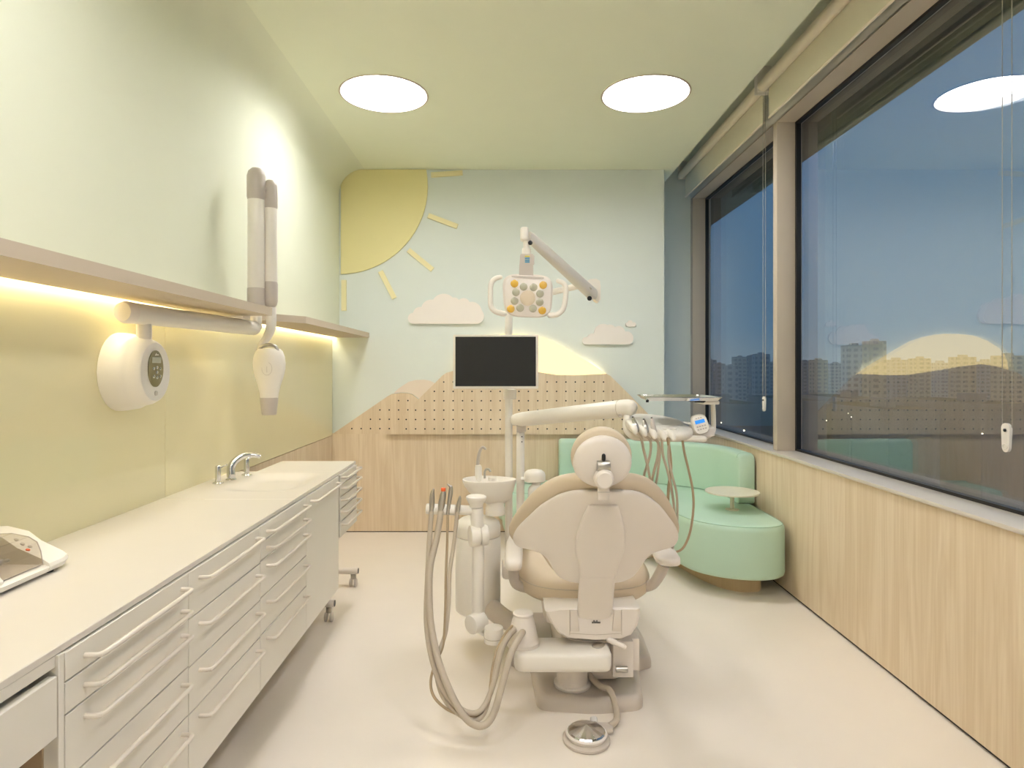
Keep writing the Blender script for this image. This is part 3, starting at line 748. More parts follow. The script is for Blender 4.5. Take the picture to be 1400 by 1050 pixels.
# floor base: T shaped plate with a raised rim
def rpoly(pts, r, n=5):
    out = []; N = len(pts)
    for i in range(N):
        p = V(pts[i]+(0,)); a = (V(pts[i-1]+(0,))-p); c_ = (V(pts[(i+1) % N]+(0,))-p)
        ra = min(r, a.length*.45, c_.length*.45); a.normalize(); c_.normalize()
        A = p+a*ra; B = p+c_*ra
        for k in range(n+1):
            t_ = k/n; out.append(A*(1-t_)**2+p*2*t_*(1-t_)+B*t_**2)
    return out
bp = rpoly([(.13, 2.585), (.36, 2.555), (.565, 2.585), (.615, 2.93), (.685, 2.95), (.70, 3.2), (.69, 3.5), (.03, 3.5), (.02, 3.2), (.03, 2.95), (.115, 2.93)], .05)
b = MB(); b.loft([up(bp, .0), up(bp, .02), up(inset(bp, .004), .04), up(inset(bp, .016), .054), up(inset(bp, .03), .056), up(inset(bp, .04), .05)])
b.obj('floor_base', M_base, ch, ang=.9)
# lift column and bellows ring
b = MB(); b.lathe([(.075, .045), (.078, .05), (.078, .06), (.07, .066), (.066, .066), (.066, .19)], (.285, 2.70, 0), n=36); b.obj('column_ring', M_cream, ch)
b = MB(); b.box((.23, 2.72, .05), (.50, 3.3, .30), .03); b.obj('lift_body', M_cream, ch)
b = MB(); b.box((.17, 2.80, .25), (.55, 3.45, .392), .04); b.obj('seat_frame', M_cream, ch)
# seat cushion
cx_ = AX-.005
so_ = [(-.0, 2.665), (.12, 2.675), (.22, 2.72), (.285, 2.82), (.305, 2.96), (.30, 3.15), (.27, 3.32), (.23, 3.5), (.20, 3.8), (.17, 4.1), (.10, 4.18)]
pl = [V((cx_+a, y_, 0)) for a, y_ in so_]+[V((cx_-a, y_, 0)) for a, y_ in so_[::-1][:-1]]
pl = catmull(pl, 5, closed=True)
b = MB(); b.loft([up(inset(pl, d_), z_) for d_, z_ in ((.05, .393), (.02, .397), (.005, .41), (0, .435), (0, .455), (.005, .478), (.018, .498), (.04, .510), (.07, .514))])
b.obj('seat', M_uph, ch, ang=1.1)
b = MB(); q = up(inset(pl, .001), .462); b.tube(q+[q[0]], .0018, 6); b.obj('seam', M_hose, ch)
# backrest
def bk(py):
    Y_ = 2.1425/(1-.467*(py-503)/F); return Y_, CAMZ-(py-CY)*Y_/F
up_ = V((0, -.467, 1)).normalized(); nf = V((0, -1, -.467)).normalized()     # nf: towards the camera
def lens(rows, off, th, bow, flat=.35, n=48):
    loops = []
    wmax = .33
    for (py, w, tk) in rows:
        Y_, z_ = bk(py); hwm = w*Y_/F
        c_ = V((AX, Y_, z_))
        lp = []
        for k in range(n):
            a = 2*PI*k/n
            ca, sa = math.cos(a), math.sin(a)
            u_ = math.copysign(abs(ca)**.75, ca)*hwm
            w_ = math.copysign(abs(sa)**.75, sa)*th*tk
            bw = bow*(u_/wmax)**2
            q_ = c_+V((u_*(1+bw/Y_), bw, -(CAMZ-z_)*bw/Y_)); lp.append(q_+nf*(w_+off))
        loops.append(lp)
    return loops
def dens(rows, n=3):
    pts = catmull([V(r) for r in rows], n); return [tuple(p) for p in pts]
shell = [(789, 22, .3), (788.5, 30, .6), (786, 40, .85), (780, 51, 1), (770, 59, 1), (757, 67, 1), (749, 77, 1), (744.5, 90, 1), (741.5, 102, .95), (737, 109, .95), (728, 112, .95), (715, 107.5, .95), (700, 95, .95), (685, 81, .95), (673, 64, .9), (668, 53, .8), (665, 42, .55), (664, 34, .3)]
b = MB(); b.loft(lens(dens(shell), .028, .016, .12)); b.obj('back_shell', M_cream, ch, ang=1.2)
uph = [(793, 30, .3), (791, 42, .6), (786, 52, .9), (776, 62, 1), (762, 72, 1), (752, 82, 1), (747, 96, 1), (743, 108, 1), (736, 115, 1), (724, 117, 1), (710, 112, 1), (695, 103, 1), (680, 92, 1), (668, 80, .95), (659, 66, .85), (654, 52, .6), (652, 42, .3)]
b = MB(); b.loft(lens(dens(uph), -.018, .036, .12)); b.obj('backrest', M_uph, ch, ang=1.2)
# central spine cover + support arm
def spine(rows, off, th, n=28):
    loops = []
    for (py, w, tk) in rows:
        Y_, z_ = bk(py); hwm = w*Y_/F; c_ = V((AX, Y_, z_))+nf*off
        loops.append([c_+V((math.copysign(abs(math.cos(a))**.55, math.cos(a))*hwm, 0, 0))+nf*math.copysign(abs(math.sin(a))**.55, math.sin(a))*th*tk for a in [2*PI*k/n for k in range(n)]])
    return loops
b = MB(); b.loft(spine(dens([(776, 24, .85), (774, 25, 1), (760, 27, 1), (745, 32, 1), (730, 33.5, 1), (712, 31, 1), (695, 26, 1), (686, 22, .9), (681, 20, .6), (680, 17, .3)]), .046, .014)); b.obj('spine_cover', M_cream, ch, ang=1.0)
b = MB(); b.loft(spine(dens([(846, 23.5, 1), (835, 23.5, 1), (800, 24, 1), (785, 24, 1), (775, 24, .9)]), .042, .016)); b.obj('support_arm', M_cream, ch, ang=1.0)
# headrest
hc = P(823, 632, 2.25); hu = V((0, -.22, 1)).normalized(); hn = V((0, -1, -.22)).normalized()
def disc(c_, rx, ry, prof, n=48):
    return [[c_+V((1, 0, 0))*rx*k_*math.cos(2*PI*i/n)+hu*ry*k_*math.sin(2*PI*i/n)*(1.06 if math.sin(2*PI*i/n) > 0 else .94)+hn*h_ for i in range(n)] for k_, h_ in prof]
b = MB(); b.loft(disc(hc, .104, .096, ((.9, -.006), (.985, -.002), (1, .006), (.985, .013), (.95, .019), (.80, .024), (.5, .028), (.1, .029)))); b.obj('headrest_shell', M_cream, ch, ang=1.0)
b = MB(); b.loft(disc(hc-hn*.02+hu*.012, .109, .104, ((.2, -.055), (.7, -.05), (.9, -.038), (.99, -.018), (1, 0), (.98, .01), (.93, .014)))); b.obj('headrest_cushion', M_uph, ch, ang=1.2)
k0 = P(825, 637, 2.22)
b = MB(); b.cyl(k0+V((-.023, 0, 0)), k0+V((.023, 0, 0)), .020, n=28, bev=.002); b.box(k0+V((-.006, -.022, -.004)), k0+V((.006, -.0195, .0))); b.obj('hinge', M_steel, ch)
b = MB(); q = k0+hu*.03+V((0, .005, 0)); b.tube([q+V((-.0, -.004, -.006)), q+V((0, -.004, .008))], .007, 12, round_=True); b.obj('hinge_slot', M_black, ch)
k1 = P(826, 655.5, 2.205)
b = MB(); b.lathe([(.001, .016), (.026, .016), (.0285, .013), (.030, .006), (.034, .004), (.035, 0), (.035, -.02)], k1, (0, -1, -.1), n=36); b.obj('lock_knob', M_cream, ch)
k2 = P(825, 674, 2.235)
b = MB(); b.box(k2+V((-.02, -.01, -.024)), k2+V((.02, .012, .03)), .003); b.mi = 1; b.box(k2+V((-.021, -.0105, .004)), k2+V((.021, -.0095, .0055))); b.obj('neck_bar', [M_cream, M_steel], ch)
# armrests
def armrest(s, pad, sup):
    b = MB(); b.loft(pad); p_ = b.obj('armrest', M_cream, ch, ang=1.1)
    b = MB(); b.tube(sup, [.024, .024, .023, .022, .022], 16, smooth=4); b.obj('armrest_support', M_base, ch)
def pad(path, ws, ths, n=24):
    loops = []
    for i, p in enumerate(path):
        d_ = (V(path[min(i+1, len(path)-1)])-V(path[max(i-1, 0)])).normalized()
        sd = d_.cross(V((0, 0, 1))).normalized(); uu = sd.cross(d_)
        loops.append([V(p)+sd*ws[i]*math.copysign(abs(math.cos(a))**.7, math.cos(a))+uu*ths[i]*math.copysign(abs(math.sin(a))**.7, math.sin(a)) for a in [2*PI*k/n for k in range(n)]])
    return loops
pr = [P(915, 770.5, 2.60), P(915, 768.5, 2.615), P(913, 765, 2.65), P(907, 754, 2.74), P(900, 742, 2.86), P(890, 728, 3.05), P(884, 722, 3.12)]
armrest(1, pad(pr, [.025, .045, .052, .050, .045, .035, .01], [.008, .018, .024, .024, .022, .02, .006]), [P(908, 772, 2.72), P(902, 785, 2.74), P(893, 798, 2.77), P(880, 803, 2.80), P(862, 804, 2.83)])
pL = [P(702.5, 776, 2.66), P(702.5, 774, 2.675), P(702, 770, 2.71), P(702.5, 757, 2.80), P(703.5, 744, 2.92), P(708, 730, 3.1), P(712, 722, 3.18)]
armrest(-1, pad(pL, [.022, .033, .038, .040, .038, .034, .01], [.01, .022, .028, .028, .024, .02, .006]), [P(702, 776, 2.78), P(702, 786, 2.79), P(705, 797, 2.80), P(716, 803, 2.82), P(735, 806, 2.84)])
# hinge housing under the backrest
yh = 2.57
hh = [(745, 835), (760, 832), (790, 831), (875, 831), (876, 838), (872, 855), (863, 868), (850, 873), (815, 875), (775, 872), (762, 864), (752, 850)]
lo = []
def hloop(k, y_): 
    cxp, cyp = 811, 852
    return [P(cxp+(p-cxp)*k, cyp+(q-cyp)*k, y_) for p, q in hh]
b = MB()
A = [P(p, q, 2.56) for p, q in hh]
def hb(k, y_):
    c_ = P(811, 850, 2.56); return [V((c_.x+(v.x-c_.x)*k, y_, c_.z+(v.z-c_.z)*k)) for v in A]
b.loft([hb(.93, 2.552), hb(.985, 2.558), hb(1, 2.572), hb(1, 2.74), hb(.95, 2.80)])
b.obj('hinge_housing', M_cream, ch, ang=.5)
b = MB()
for p in (779, 850):
    b.tube([P(p, 834, 2.549), P(p, 868, 2.549)], .0009, 6)
b.tube([P(780, 866, 2.549), P(815, 868, 2.549), P(849, 866, 2.549)], .0009, 6); b.obj('panel_line', M_hose, ch)
# raised shoulders each side of the recess that takes the support arm
for (xa, xb) in ((779, 790), (839, 850)):
    b = MB(); b.loft([[P(xa, 833, 2.556), P(xb, 833, 2.556), P(xb+(3 if xa < 800 else 0), 864, 2.556), P(xa-(0 if xa < 800 else 3), 864, 2.556)], [P(xa+1, 834, 2.535), P(xb-1, 834, 2.535), P(xb+(1.5 if xa < 800 else -1), 862, 2.548), P(xa+(1 if xa < 800 else -1.5), 862, 2.548)]]); b.obj('shoulder', M_cream, ch, ang=.9)
b = MB()
for i, (dx, h_) in enumerate(((-5, 2), (-3, 4), (-1, 2.5), (1, 4), (3, 2), (5, 2))):
    b.box(P(815+dx-.6, 852, 2.5505), P(815+dx+.6, 852-h_, 2.5495)+V((0, -.001, 0)))
b.obj('emblem', M_black, ch, smooth=False)
b = MB(); b.tube([P(776, 872.5, 2.60), P(800, 876.5, 2.585), P(835, 877, 2.585), P(853, 870, 2.60)], .004, 8, smooth=4); b.obj('shadow_strip', M_taupe, ch)  # taupe strip drawn in for the shaded gap below the housing
# side mechanism on the right
b = MB(); b.box(P(838, 877, 2.62), P(861, 914, 2.70), .004); b.obj('bracket_block', M_cream, ch)
b = MB(); b.box(P(862, 873, 2.66), P(869, 905, 2.74), .004); b.cyl(P(865, 905, 2.68), P(865, 910, 2.68), .007, n=12); b.obj('bracket_block', M_cream, ch)
b = MB(); b.box(P(859, 890, 2.655), P(862, 901, 2.66)); b.obj('gap', M_black, ch, smooth=False)
b = MB(); b.tube([P(832, 874, 2.56), P(842, 879, 2.53), P(853, 884, 2.51)], [.012, .011, .010], 12, smooth=3, round_=True); b.obj('release_lever', M_cream, ch)
b = MB(); b.cyl(P(842, 915, 2.60), P(858, 915, 2.60), .012, n=14); b.mi = 0; b.obj('pedal_roller', M_steel, ch)
# boom with tower and hoses
BY = 2.48
b = MB(); z_t = CAMZ-(895-CY)*BY/F; z_b = CAMZ-(921-CY)*BY/F
xl = (703-CX)*BY/F; xr_ = (838-CX)*BY/F
bo = rpoly([(xl, BY), (xr_, BY), (xr_, BY+.17), (xl+.03, BY+.17), (xl, BY+.13)], .04, 6)
b.loft([up(inset(bo, .012), z_b), up(inset(bo, .003), z_b+.008), up(bo, z_b+.02), up(bo, z_t-.015), up(inset(bo, .004), z_t-.005), up(inset(bo, .014), z_t)]); b.obj('boom', M_white, ch, ang=1.0)
b = MB(); q = P(818, 886, 2.56); q.z = z_t; b.lathe([(.030, 0), (.030, .003), (.026, .006), (.014, .010), (.001, .011)], q, n=28, sy=.75); b.obj('boom_button', M_steel, ch)
TX, TY = .072, 2.575
b = MB(); b.lathe([(.066, z_t-.002), (.066, z_t+.015), (.062, z_t+.02), (.060, z_t+.03), (.045, z_t+.10), (.040, z_t+.112), (.0385, z_t+.118), (.041, z_t+.121), (.041, z_t+.127), (.036, z_t+.131), (.001, z_t+.133)], (TX, TY, 0), n=40); b.obj('hose_tower', M_cream, ch, ang=.6)
# foot control
fc_ = thing('foot_control', 'round silver foot control on the floor in front of the chair', 'foot pedal', (.304, 2.375, 0))
q = V((.304, 2.375, 0))
b = MB(); b.lathe([(.084, 0), (.088, .004), (.088, .012), (.080, .018), (.001, .02)], q, n=48); b.box(q+V((.04, .03, .002)), q+V((.11, .085, .028)), .012); b.obj('base', M_base, fc_)
b = MB(); b.lathe([(.070, .016), (.076, .024), (.078, .032), (.074, .036), (.001, .036)], q, n=48); b.obj('rim', M_cream, fc_)
b = MB(); b.lathe([(.071, .036), (.071, .038), (.066, .042), (.001, .062)], q, n=20); b.obj('pedal_disc', M_chrome, fc_, smooth=False)
b = MB(); b.tube([(.40, 2.44, .018), (.435, 2.48, .02), (.445, 2.55, .03), (.43, 2.60, .075), (.40, 2.63, .075), (.37, 2.68, .08), (.35, 2.72, .10)], .0125, 12, smooth=6); b.obj('hose', M_hose, fc_)
b = MB(); b.tube([(.345, 2.455, .02), (.345, 2.475, .03)], .014, 12); b.obj('connector', M_clear, fc_)

# ================================================================= ASSISTANT ARM
aa = thing('assistant_arm', 'white assistant arm holding four suction handpieces left of the chair', 'instrument holder', (-.12, 2.72, .3))
AY = 2.72
b = MB(); b.tube([P(653, 845, AY), P(654, 735, AY)], [.026, .0255], 24); b.obj('column', M_white, aa)
q = P(655, 732, AY)
b = MB(); b.cyl(q+V((-.040, -.012, 0)), q+V((.002, 0, 0)), .046, n=36, bev=.006); b.cyl(q+V((.004, 0, 0)), q+V((.036, .008, 0)), .043, n=36, bev=.006); b.obj('elbow', M_white, aa)
b = MB(); b.tube([P(653, 722, AY), P(651.5, 694, AY)], [.027, .028], 24); b.obj('upper_column', M_white, aa)
b = MB(); q = P(651, 693, AY); b.lathe([(.028, -.0), (.030, .012), (.040, .03), (.044, .038), (.043, .045), (.036, .049), (.001, .05)], q, n=36); b.obj('grip_cap', M_white, aa)
b = MB(); b.cyl(P(648, 698, AY), P(626, 697, AY), .0205, n=24, bev=.003); b.obj('holder_bar', M_white, aa)
hs = [(587.5, 695, 2), (600, 696, 2), (610.5, 697, 2), (622.5, 698, 1)]
for (px, py, k) in [(585.2, 695.5, 2.6), (595.6, 696, 4), (607.8, 696.5, 3.2), (618.6, 697, 4.2)]:
    b = MB(); b.cyl(P(px-k, py, AY-.01), P(px+k, py+.3, AY-.01), .0225, n=24, bev=.004); b.obj('holder', M_white, aa)
b = MB(); b.cyl(P(584, 695.4, AY), P(628, 697.2, AY), .012, n=16); b.obj('spindle', M_cream, aa)
FY = AY-.028
def hp(pts, rs, m, name='handpiece', extra=None):
    b = MB(); b.tube(pts, rs, 14, smooth=4, round_=True); return b.obj(name, m, aa)
h1 = hp([P(590, 700, FY), P(590.5, 688, FY), P(591, 676, FY), P(592.5, 669, FY)], [.009, .012, .010, .004], M_steel)
h2 = hp([P(602.5, 700, FY), P(604, 688, FY), P(606, 676, FY), P(606, 670.5, FY)], [.010, .015, .013, .008], M_steel)
b = MB(); b.cyl(P(606, 671.5, FY), P(606.2, 667, FY), .010, n=16, bev=.001); b.obj('orange_tip', M_orange, h2)
h3 = hp([P(612.5, 702, FY), P(614, 688, FY), P(616, 674, FY), P(616.5, 666, FY)], [.007, .008, .010, .008], M_steel)
b = MB(); b.tube([P(617, 666, FY), P(613.5, 663.5, FY), P(611.5, 661.5, FY)], [.006, .004, .003], 10, smooth=2); b.obj('nozzle', M_steel, h3)
h4 = hp([P(625.5, 700, FY), P(627, 690, FY), P(628.5, 682, FY), P(628.8, 679, FY)], [.007, .009, .007, .004], M_steel)
# lower knuckles
b = MB(); q = P(650, 852, AY-.03); b.cyl(q+V((-.02, -.02, 0)), q+V((.03, .03, 0)), .040, n=32, bev=.006); b.obj('lower_joint', M_white, aa)
b = MB(); b.tube([P(655, 856, AY), P(664, 862, AY-.02), P(675, 866, AY-.04)], [.026, .026, .024], 18); b.obj('link', M_white, aa)
b = MB(); q = P(675, 878, AY-.06); b.cyl(q, q+V((0, 0, .065)), .040, n=32, bev=.005); b.mi = 1; b.tube([q+V((.0402*math.cos(a), .0402*math.sin(a), .022)) for a in [2*PI*i/24 for i in range(25)]], .0012, 6); b.obj('pivot', [M_white, M_hose], aa)
b = MB(); b.box(P(684, 870, 2.70), P(715, 884, 2.62), .008); b.obj('link', M_cream, aa)
# suction hoses: from the holders down in a loop and up to the tower
def hose(pts, r, m, name='suction_hose', par=aa, sm=8):
    b = MB(); b.tube([P(*p) for p in pts], r, 12, smooth=sm, round_=True); b.obj(name, m, par)
HYb = 2.36
hose([(590, 700, FY), (587, 740, 2.66), (584, 800, 2.58), (583, 850, 2.52), (589, 895, 2.46), (604, 940, 2.40), (628, 968, 2.37), (650, 975, 2.36), (664, 962, 2.38), (676, 930, 2.42), (684, 895, 2.46), (694, 872, 2.50), (706, 858, 2.55)], .0105, M_hose)
hose([(603, 700, FY), (597, 735, 2.66), (589, 770, 2.6), (587, 800, 2.56), (589, 850, 2.50), (600, 905, 2.42), (620, 955, 2.36), (640, 985, 2.33), (660, 992, 2.33), (675, 975, 2.35), (688, 930, 2.40), (698, 895, 2.44), (709, 873, 2.49), (716, 862, 2.54)], .0135, M_hose)
hose([(612, 702, FY), (611.5, 740, 2.67), (609.5, 790, 2.60), (609, 830, 2.55), (606, 880, 2.50), (596, 905, 2.47), (589, 930, 2.44), (593, 952, 2.41), (612, 970, 2.38), (640, 980, 2.36), (658, 978, 2.37), (668, 955, 2.40), (673, 915, 2.44), (680, 888, 2.48), (690, 868, 2.52), (700, 856, 2.55)], .0055, M_hose2)
hose([(625, 701, FY), (621, 740, 2.67), (615, 780, 2.61), (613, 830, 2.55), (609, 865, 2.52), (601, 890, 2.49), (596, 915, 2.46), (604, 950, 2.41), (625, 975, 2.37), (648, 985, 2.35), (662, 975, 2.37), (671, 945, 2.41), (677, 915, 2.44), (685, 885, 2.48), (698, 864, 2.53)], .0085, M_hose)
for q_ in ((706, 857), (700, 853), (716, 861)):
    pass

# ================================================================= CUSPIDOR
cu = thing('cuspidor_unit', 'white spittoon bowl on a cylinder unit behind the assistant arm', 'spittoon', (-.14, 3.2, .17))
CYY = 3.2
q0 = P(653, 835, CYY); q1 = P(655, 712, CYY)
cxx = (653.5-CX)*CYY/F
b = MB(); zb, ztp = zt(832, CYY), zt(716, CYY)
b.lathe([(.10, zb-.01), (.112, zb), (.114, zb+.02), (.114, ztp-.06), (.112, ztp-.057)], (cxx, CYY, 0), n=44); b.obj('body', M_white, cu)
b = MB(); b.lathe([(.112, ztp-.055), (.114, ztp-.052), (.114, ztp-.01), (.108, ztp+.01), (.085, ztp+.028), (.001, ztp+.034)], (cxx, CYY, 0), n=44); b.obj('top_cover', M_white, cu)
bx = (677-CX)*CYY/F
b = MB(); b.lathe([(.05, zt(703, CYY)), (.05, zt(694, CYY)), (.046, zt(692, CYY)), (.048, zt(682, CYY))], (bx, CYY, 0), n=32, ); b.obj('neck', M_white, cu)
# bowl: pear shaped rim
def bowl(k, z_, dx=0):
    out = []
    for i in range(48):
        a = 2*PI*i/48; r = .137*k
        ex = math.cos(a)*r*(1.0 if math.cos(a) < 0 else 1.0)
        ey = math.sin(a)*r*(.72-.15*math.cos(a))
        out.append(V(((669-CX)*CYY/F+dx+ex, CYY+ey, z_)))
    return out
zr = zt(655.5, CYY)
b = MB(); b.loft([bowl(.38, zt(687, CYY), .03), bowl(.62, zt(682, CYY), .02), bowl(.82, zt(672, CYY), .008), bowl(.95, zt(662, CYY)), bowl(1, zr-.004), bowl(.99, zr+.002), bowl(.95, zr+.003), bowl(.89, zr-.006), bowl(.78, zr-.03), bowl(.5, zr-.052), bowl(.1, zr-.056)]); b.obj('bowl', M_white, cu, ang=1.0)
b = MB(); b.lathe([(.018, zr-.03), (.018, zt(643, CYY)), (.015, zt(640, CYY)), (.009, zt(639, CYY))], ((653-CX)*CYY/F, CYY+.09, 0), n=20); b.obj('filler_base', M_white, cu)
b = MB(); b.tube([P(653, 640, CYY+.09), P(654, 626, CYY+.09), P(656.5, 616, CYY+.085), P(660, 611.5, CYY+.08), P(663.5, 613.5, CYY+.075)], [.009, .009, .008, .007, .006], 12, smooth=5, round_=True); b.obj('cup_filler', M_taupe, cu)
b = MB(); b.tube([P(662.5, 654, CYY+.03), P(662.5, 646, CYY+.03), P(664.5, 642, CYY+.02), P(668, 641.5, CYY+.01), P(670.5, 644.5, CYY)], .0055, 10, smooth=5); b.obj('rinse_spout', M_steel, cu)
b = MB(); b.lathe([(.022, zr-.01), (.022, zr+.006), (.001, zr+.008)], P(673, 652, CYY+.03)*V((1, 1, 0)) if False else (P(673, 652, CYY+.03).x, CYY+.03, 0), n=20); b.obj('knob', M_white, cu)
b = MB(); b.tube([P(668, 828, 3.15), P(690, 846, 3.05), P(725, 862, 2.95)], [.05, .045, .045], 16, smooth=3); b.obj('mounting_arm', M_base, cu)
# ================================================================= POLES / MONITOR / LAMP / DELIVERY
PY = 3.30
pa = P(695.5, 435, PY).x; pb = P(711.5, 590, 3.22).x
mo = thing('monitor_pole', 'tall white pole carrying the monitor and operating light', 'equipment pole', (pa, PY, .40))
b = MB(); b.cyl((pa, PY, .36), (pa, PY, 1.78), .0195, n=24, bev=.003); b.obj('pole', M_white, mo)
b = MB(); b.box((pa-.035, 3.18, .33), (.22, 3.36, .40), .02); b.obj('foot_block', M_cream, mo)
mn = thing('monitor', 'flat black-screened monitor in a white frame on the pole', 'monitor', P(678, 494, 3.16))
a = P(619.5, 457.5, 3.16); c_ = P(736, 531.5, 3.16)
b = MB(); b.box(a, (c_.x, 3.195, c_.z), .004); b.obj('casing', M_white, mn)
a2 = P(622.6, 460.4, 3.16); c2 = P(732.6, 528, 3.16)
b = MB(); b.box((a2.x, 3.1585, a2.z), (c2.x, 3.162, c2.z)); b.obj('screen', M_screen, mn, smooth=False)
b = MB(); b.box((pa-.05, 3.195, 1.38), (pa+.05, 3.225, 1.48), .006); b.tube([(pa, 3.22, 1.43), (pa, 3.30, 1.43)], .02, 16); b.obj('mount', M_white, mn)
b = MB(); b.cyl((pa+.0, PY, zt(546, PY)), (pa, PY, zt(530, PY)), .028, n=24, bev=.004); b.box(P(694, 532, 3.27), P(706, 546, 3.24), .005); b.obj('collar', M_white, mn)
b = MB()
for k in range(4): b.box(P(664+4*k, 531.8, 3.165), P(665.5+4*k, 532.6, 3.17))
b.obj('button', M_taupe, mn, smooth=False)

lp = thing('operating_light', 'white dental operating light with amber and grey lenses on a jointed arm', 'operating light', P(723, 405, 2.68))
E = P(811, 397, 3.2)
b = MB(); b.tube([(pa, PY, 1.762), (pa+.1, PY, 1.765), P(790, 391, 3.24), P(806, 389, 3.2)], [.0165, .0165, .0165, .018], 18); b.obj('fixed_arm', M_white, lp)
b = MB(); b.cyl((pa, PY, 1.74), (pa, PY, 1.79), .026, n=24, bev=.004); b.obj('hub', M_white, lp)
b = MB(); b.loft([[P(p, q, 3.2)+V((0, dy, 0)) for p, q in ((802, 385), (806, 382.5), (814, 382), (819, 385), (820, 392), (820, 410), (817, 414), (813, 412), (804, 398))] for dy in (-.03, .03)]); b.obj('elbow', M_white, lp, ang=.4)
a = P(722, 322, 2.70); c_ = P(812, 404, 3.16)
d_ = (c_-a).normalized(); sd = d_.cross(V((0, 0, 1))).normalized(); uu = sd.cross(d_)
def rsec(p, w, h): return [p+sd*w*math.copysign(abs(math.cos(t_))**.6, math.cos(t_))+uu*h*math.copysign(abs(math.sin(t_))**.6, math.sin(t_)) for t_ in [2*PI*k/24 for k in range(24)]]
b = MB(); b.loft([rsec(a, .016, .018), rsec(a+d_*.02, .019, .022), rsec(c_-d_*.02, .026, .029), rsec(c_, .020, .023)]); b.obj('spring_arm', M_white, lp, ang=.9)
b = MB(); b.tube([a+d_*.03-sd*.020+uu*.004, c_-d_*.03-sd*.0268+uu*.004], .001, 6); b.obj('seam', M_hose, lp)
b = MB()
for k in range(4): b.box(P(803.5+1.3*k, 390.5+1.1*k, 3.075), P(804.4+1.3*k, 392.6+1.1*k, 3.085))
b.obj('emblem', M_hose, lp, smooth=False)
b = MB(); b.sph(P(806, 408, 3.1), .012, n=14); b.sph(P(725, 332, 2.665), .010, n=14); b.obj('adjusting_screw', M_black, lp)
b = MB(); b.box(P(711, 313.5, 2.71), P(723, 328, 2.65), .012, 3); b.obj('top_knuckle', M_white, lp)
b = MB(); b.tube([P(719.5, 326, 2.68), P(719.5, 342, 2.68)], .013, 18); b.tube([P(719.8, 340, 2.68), P(719.8, 348, 2.68)], .019, 20); b.obj('drop_tube', M_white, lp)
b = MB()
b.loft([[P(p, 347, 2.68+dy) for p, dy in ((712, -.02), (728, -.02), (728, .03), (712, .03))], [P(p, 350, 2.68+dy) for p, dy in ((711, -.024), (730.5, -.024), (730.5, .034), (711, .034))],
        [P(p, 361, 2.68+dy) for p, dy in ((710.3, -.024), (730.5, -.024), (730.5, .034), (710.3, .034))], [P(p, 363, 2.68+dy) for p, dy in ((710, -.024), (729, -.024), (729, .034), (710, .034))], [P(p, 378, 2.68+dy) for p, dy in ((709.5, -.024), (729.3, -.024), (729.3, .034), (709.5, .034))]])
nk = b.obj('neck', M_taupe, lp, ang=.5)
for (ya_, mm) in ((350.3, M_sty), (353.2, M_stb), (355.8, M_stb), (358.2, M_stb)):
    b = MB(); b.box(P(717.6, ya_-.7, 2.655), P(724.2, ya_+.7, 2.6545)+V((0, -.0005, 0))); b.obj('sticker', mm, nk, smooth=False)
# head
LY = 2.66
def sq(cx_p, cy_p, hx, hy, yd, e=4.0, sk=0, n=48):
    out = []
    for i in range(n):
        t_ = 2*PI*i/n; c__, s__ = math.cos(t_), math.sin(t_)
        u_ = math.copysign(abs(c__)**(2/e), c__); w_ = math.copysign(abs(s__)**(2/e), s__)
        out.append(P(cx_p+hx*u_*(1+.05*w_*-1), cy_p+hy*w_+1.2*u_, LY)+V((0, yd-.05*w_*(-1)*0, 0)))
    return out
b = MB(); b.loft([sq(721, 401, 20, 16, .055), sq(721.5, 402, 29, 24, .04), sq(721.5, 403.5, 33.5, 28.5, .02), sq(721.5, 404.5, 33.8, 29.5, 0), sq(721.5, 406, 31.5, 27.5, -.010), sq(721.5, 406, 30.5, 26.5, -.012)]); hd = b.obj('lamp_head', M_cream, lp, ang=.8)
b = MB(); b.loft([sq(721.5, 380, 22, 1.5, -.004), sq(721.5, 380, 22, 1.5, -.014)]); b.obj('vent', M_taupe, hd)
def led(px, py, r, m, name='lens'):
    c__ = P(px, py, LY)+V((0, -.0125, 0)); rr_ = r*LY/F
    b = MB(); b.lathe([(rr_, 0), (rr_, .002), (rr_*.88, .003), (rr_*.6, .0045), (.0005, .005)], c__, (0, -1, 0), n=24); b.obj(name, m, hd)
f_ = lambda a_, b_: (660+a_/7.5, 310+b_/7.5)
for q in ((325, 587), (618, 602), (287, 845), (608, 862)): led(*f_(*q), 5.3, M_ledy)
for q in ((418, 620), (520, 625), (340, 676), (586, 690), (326, 764), (582, 777), (382, 836), (514, 842)): led(*f_(*q), 5.3, M_ledg)
led(721.3, 408, 10.5, M_uph, 'centre_cover')
for s, pts in ((-1, [(684, 379), (677, 381), (671.5, 388), (670.5, 402), (671, 418), (677, 425.5), (684, 428), (689, 429)]), (1, [(763, 384), (770, 387), (773.5, 394), (773, 408), (770, 422), (763, 429), (757, 430.5), (752, 431)])):
    b = MB(); b.tube([P(p, q, LY-.015) for p, q in pts], [.0095, .0105, .011, .011, .011, .0115, .012, .012], 14, smooth=5, round_=True); b.obj('grip', M_white, lp)

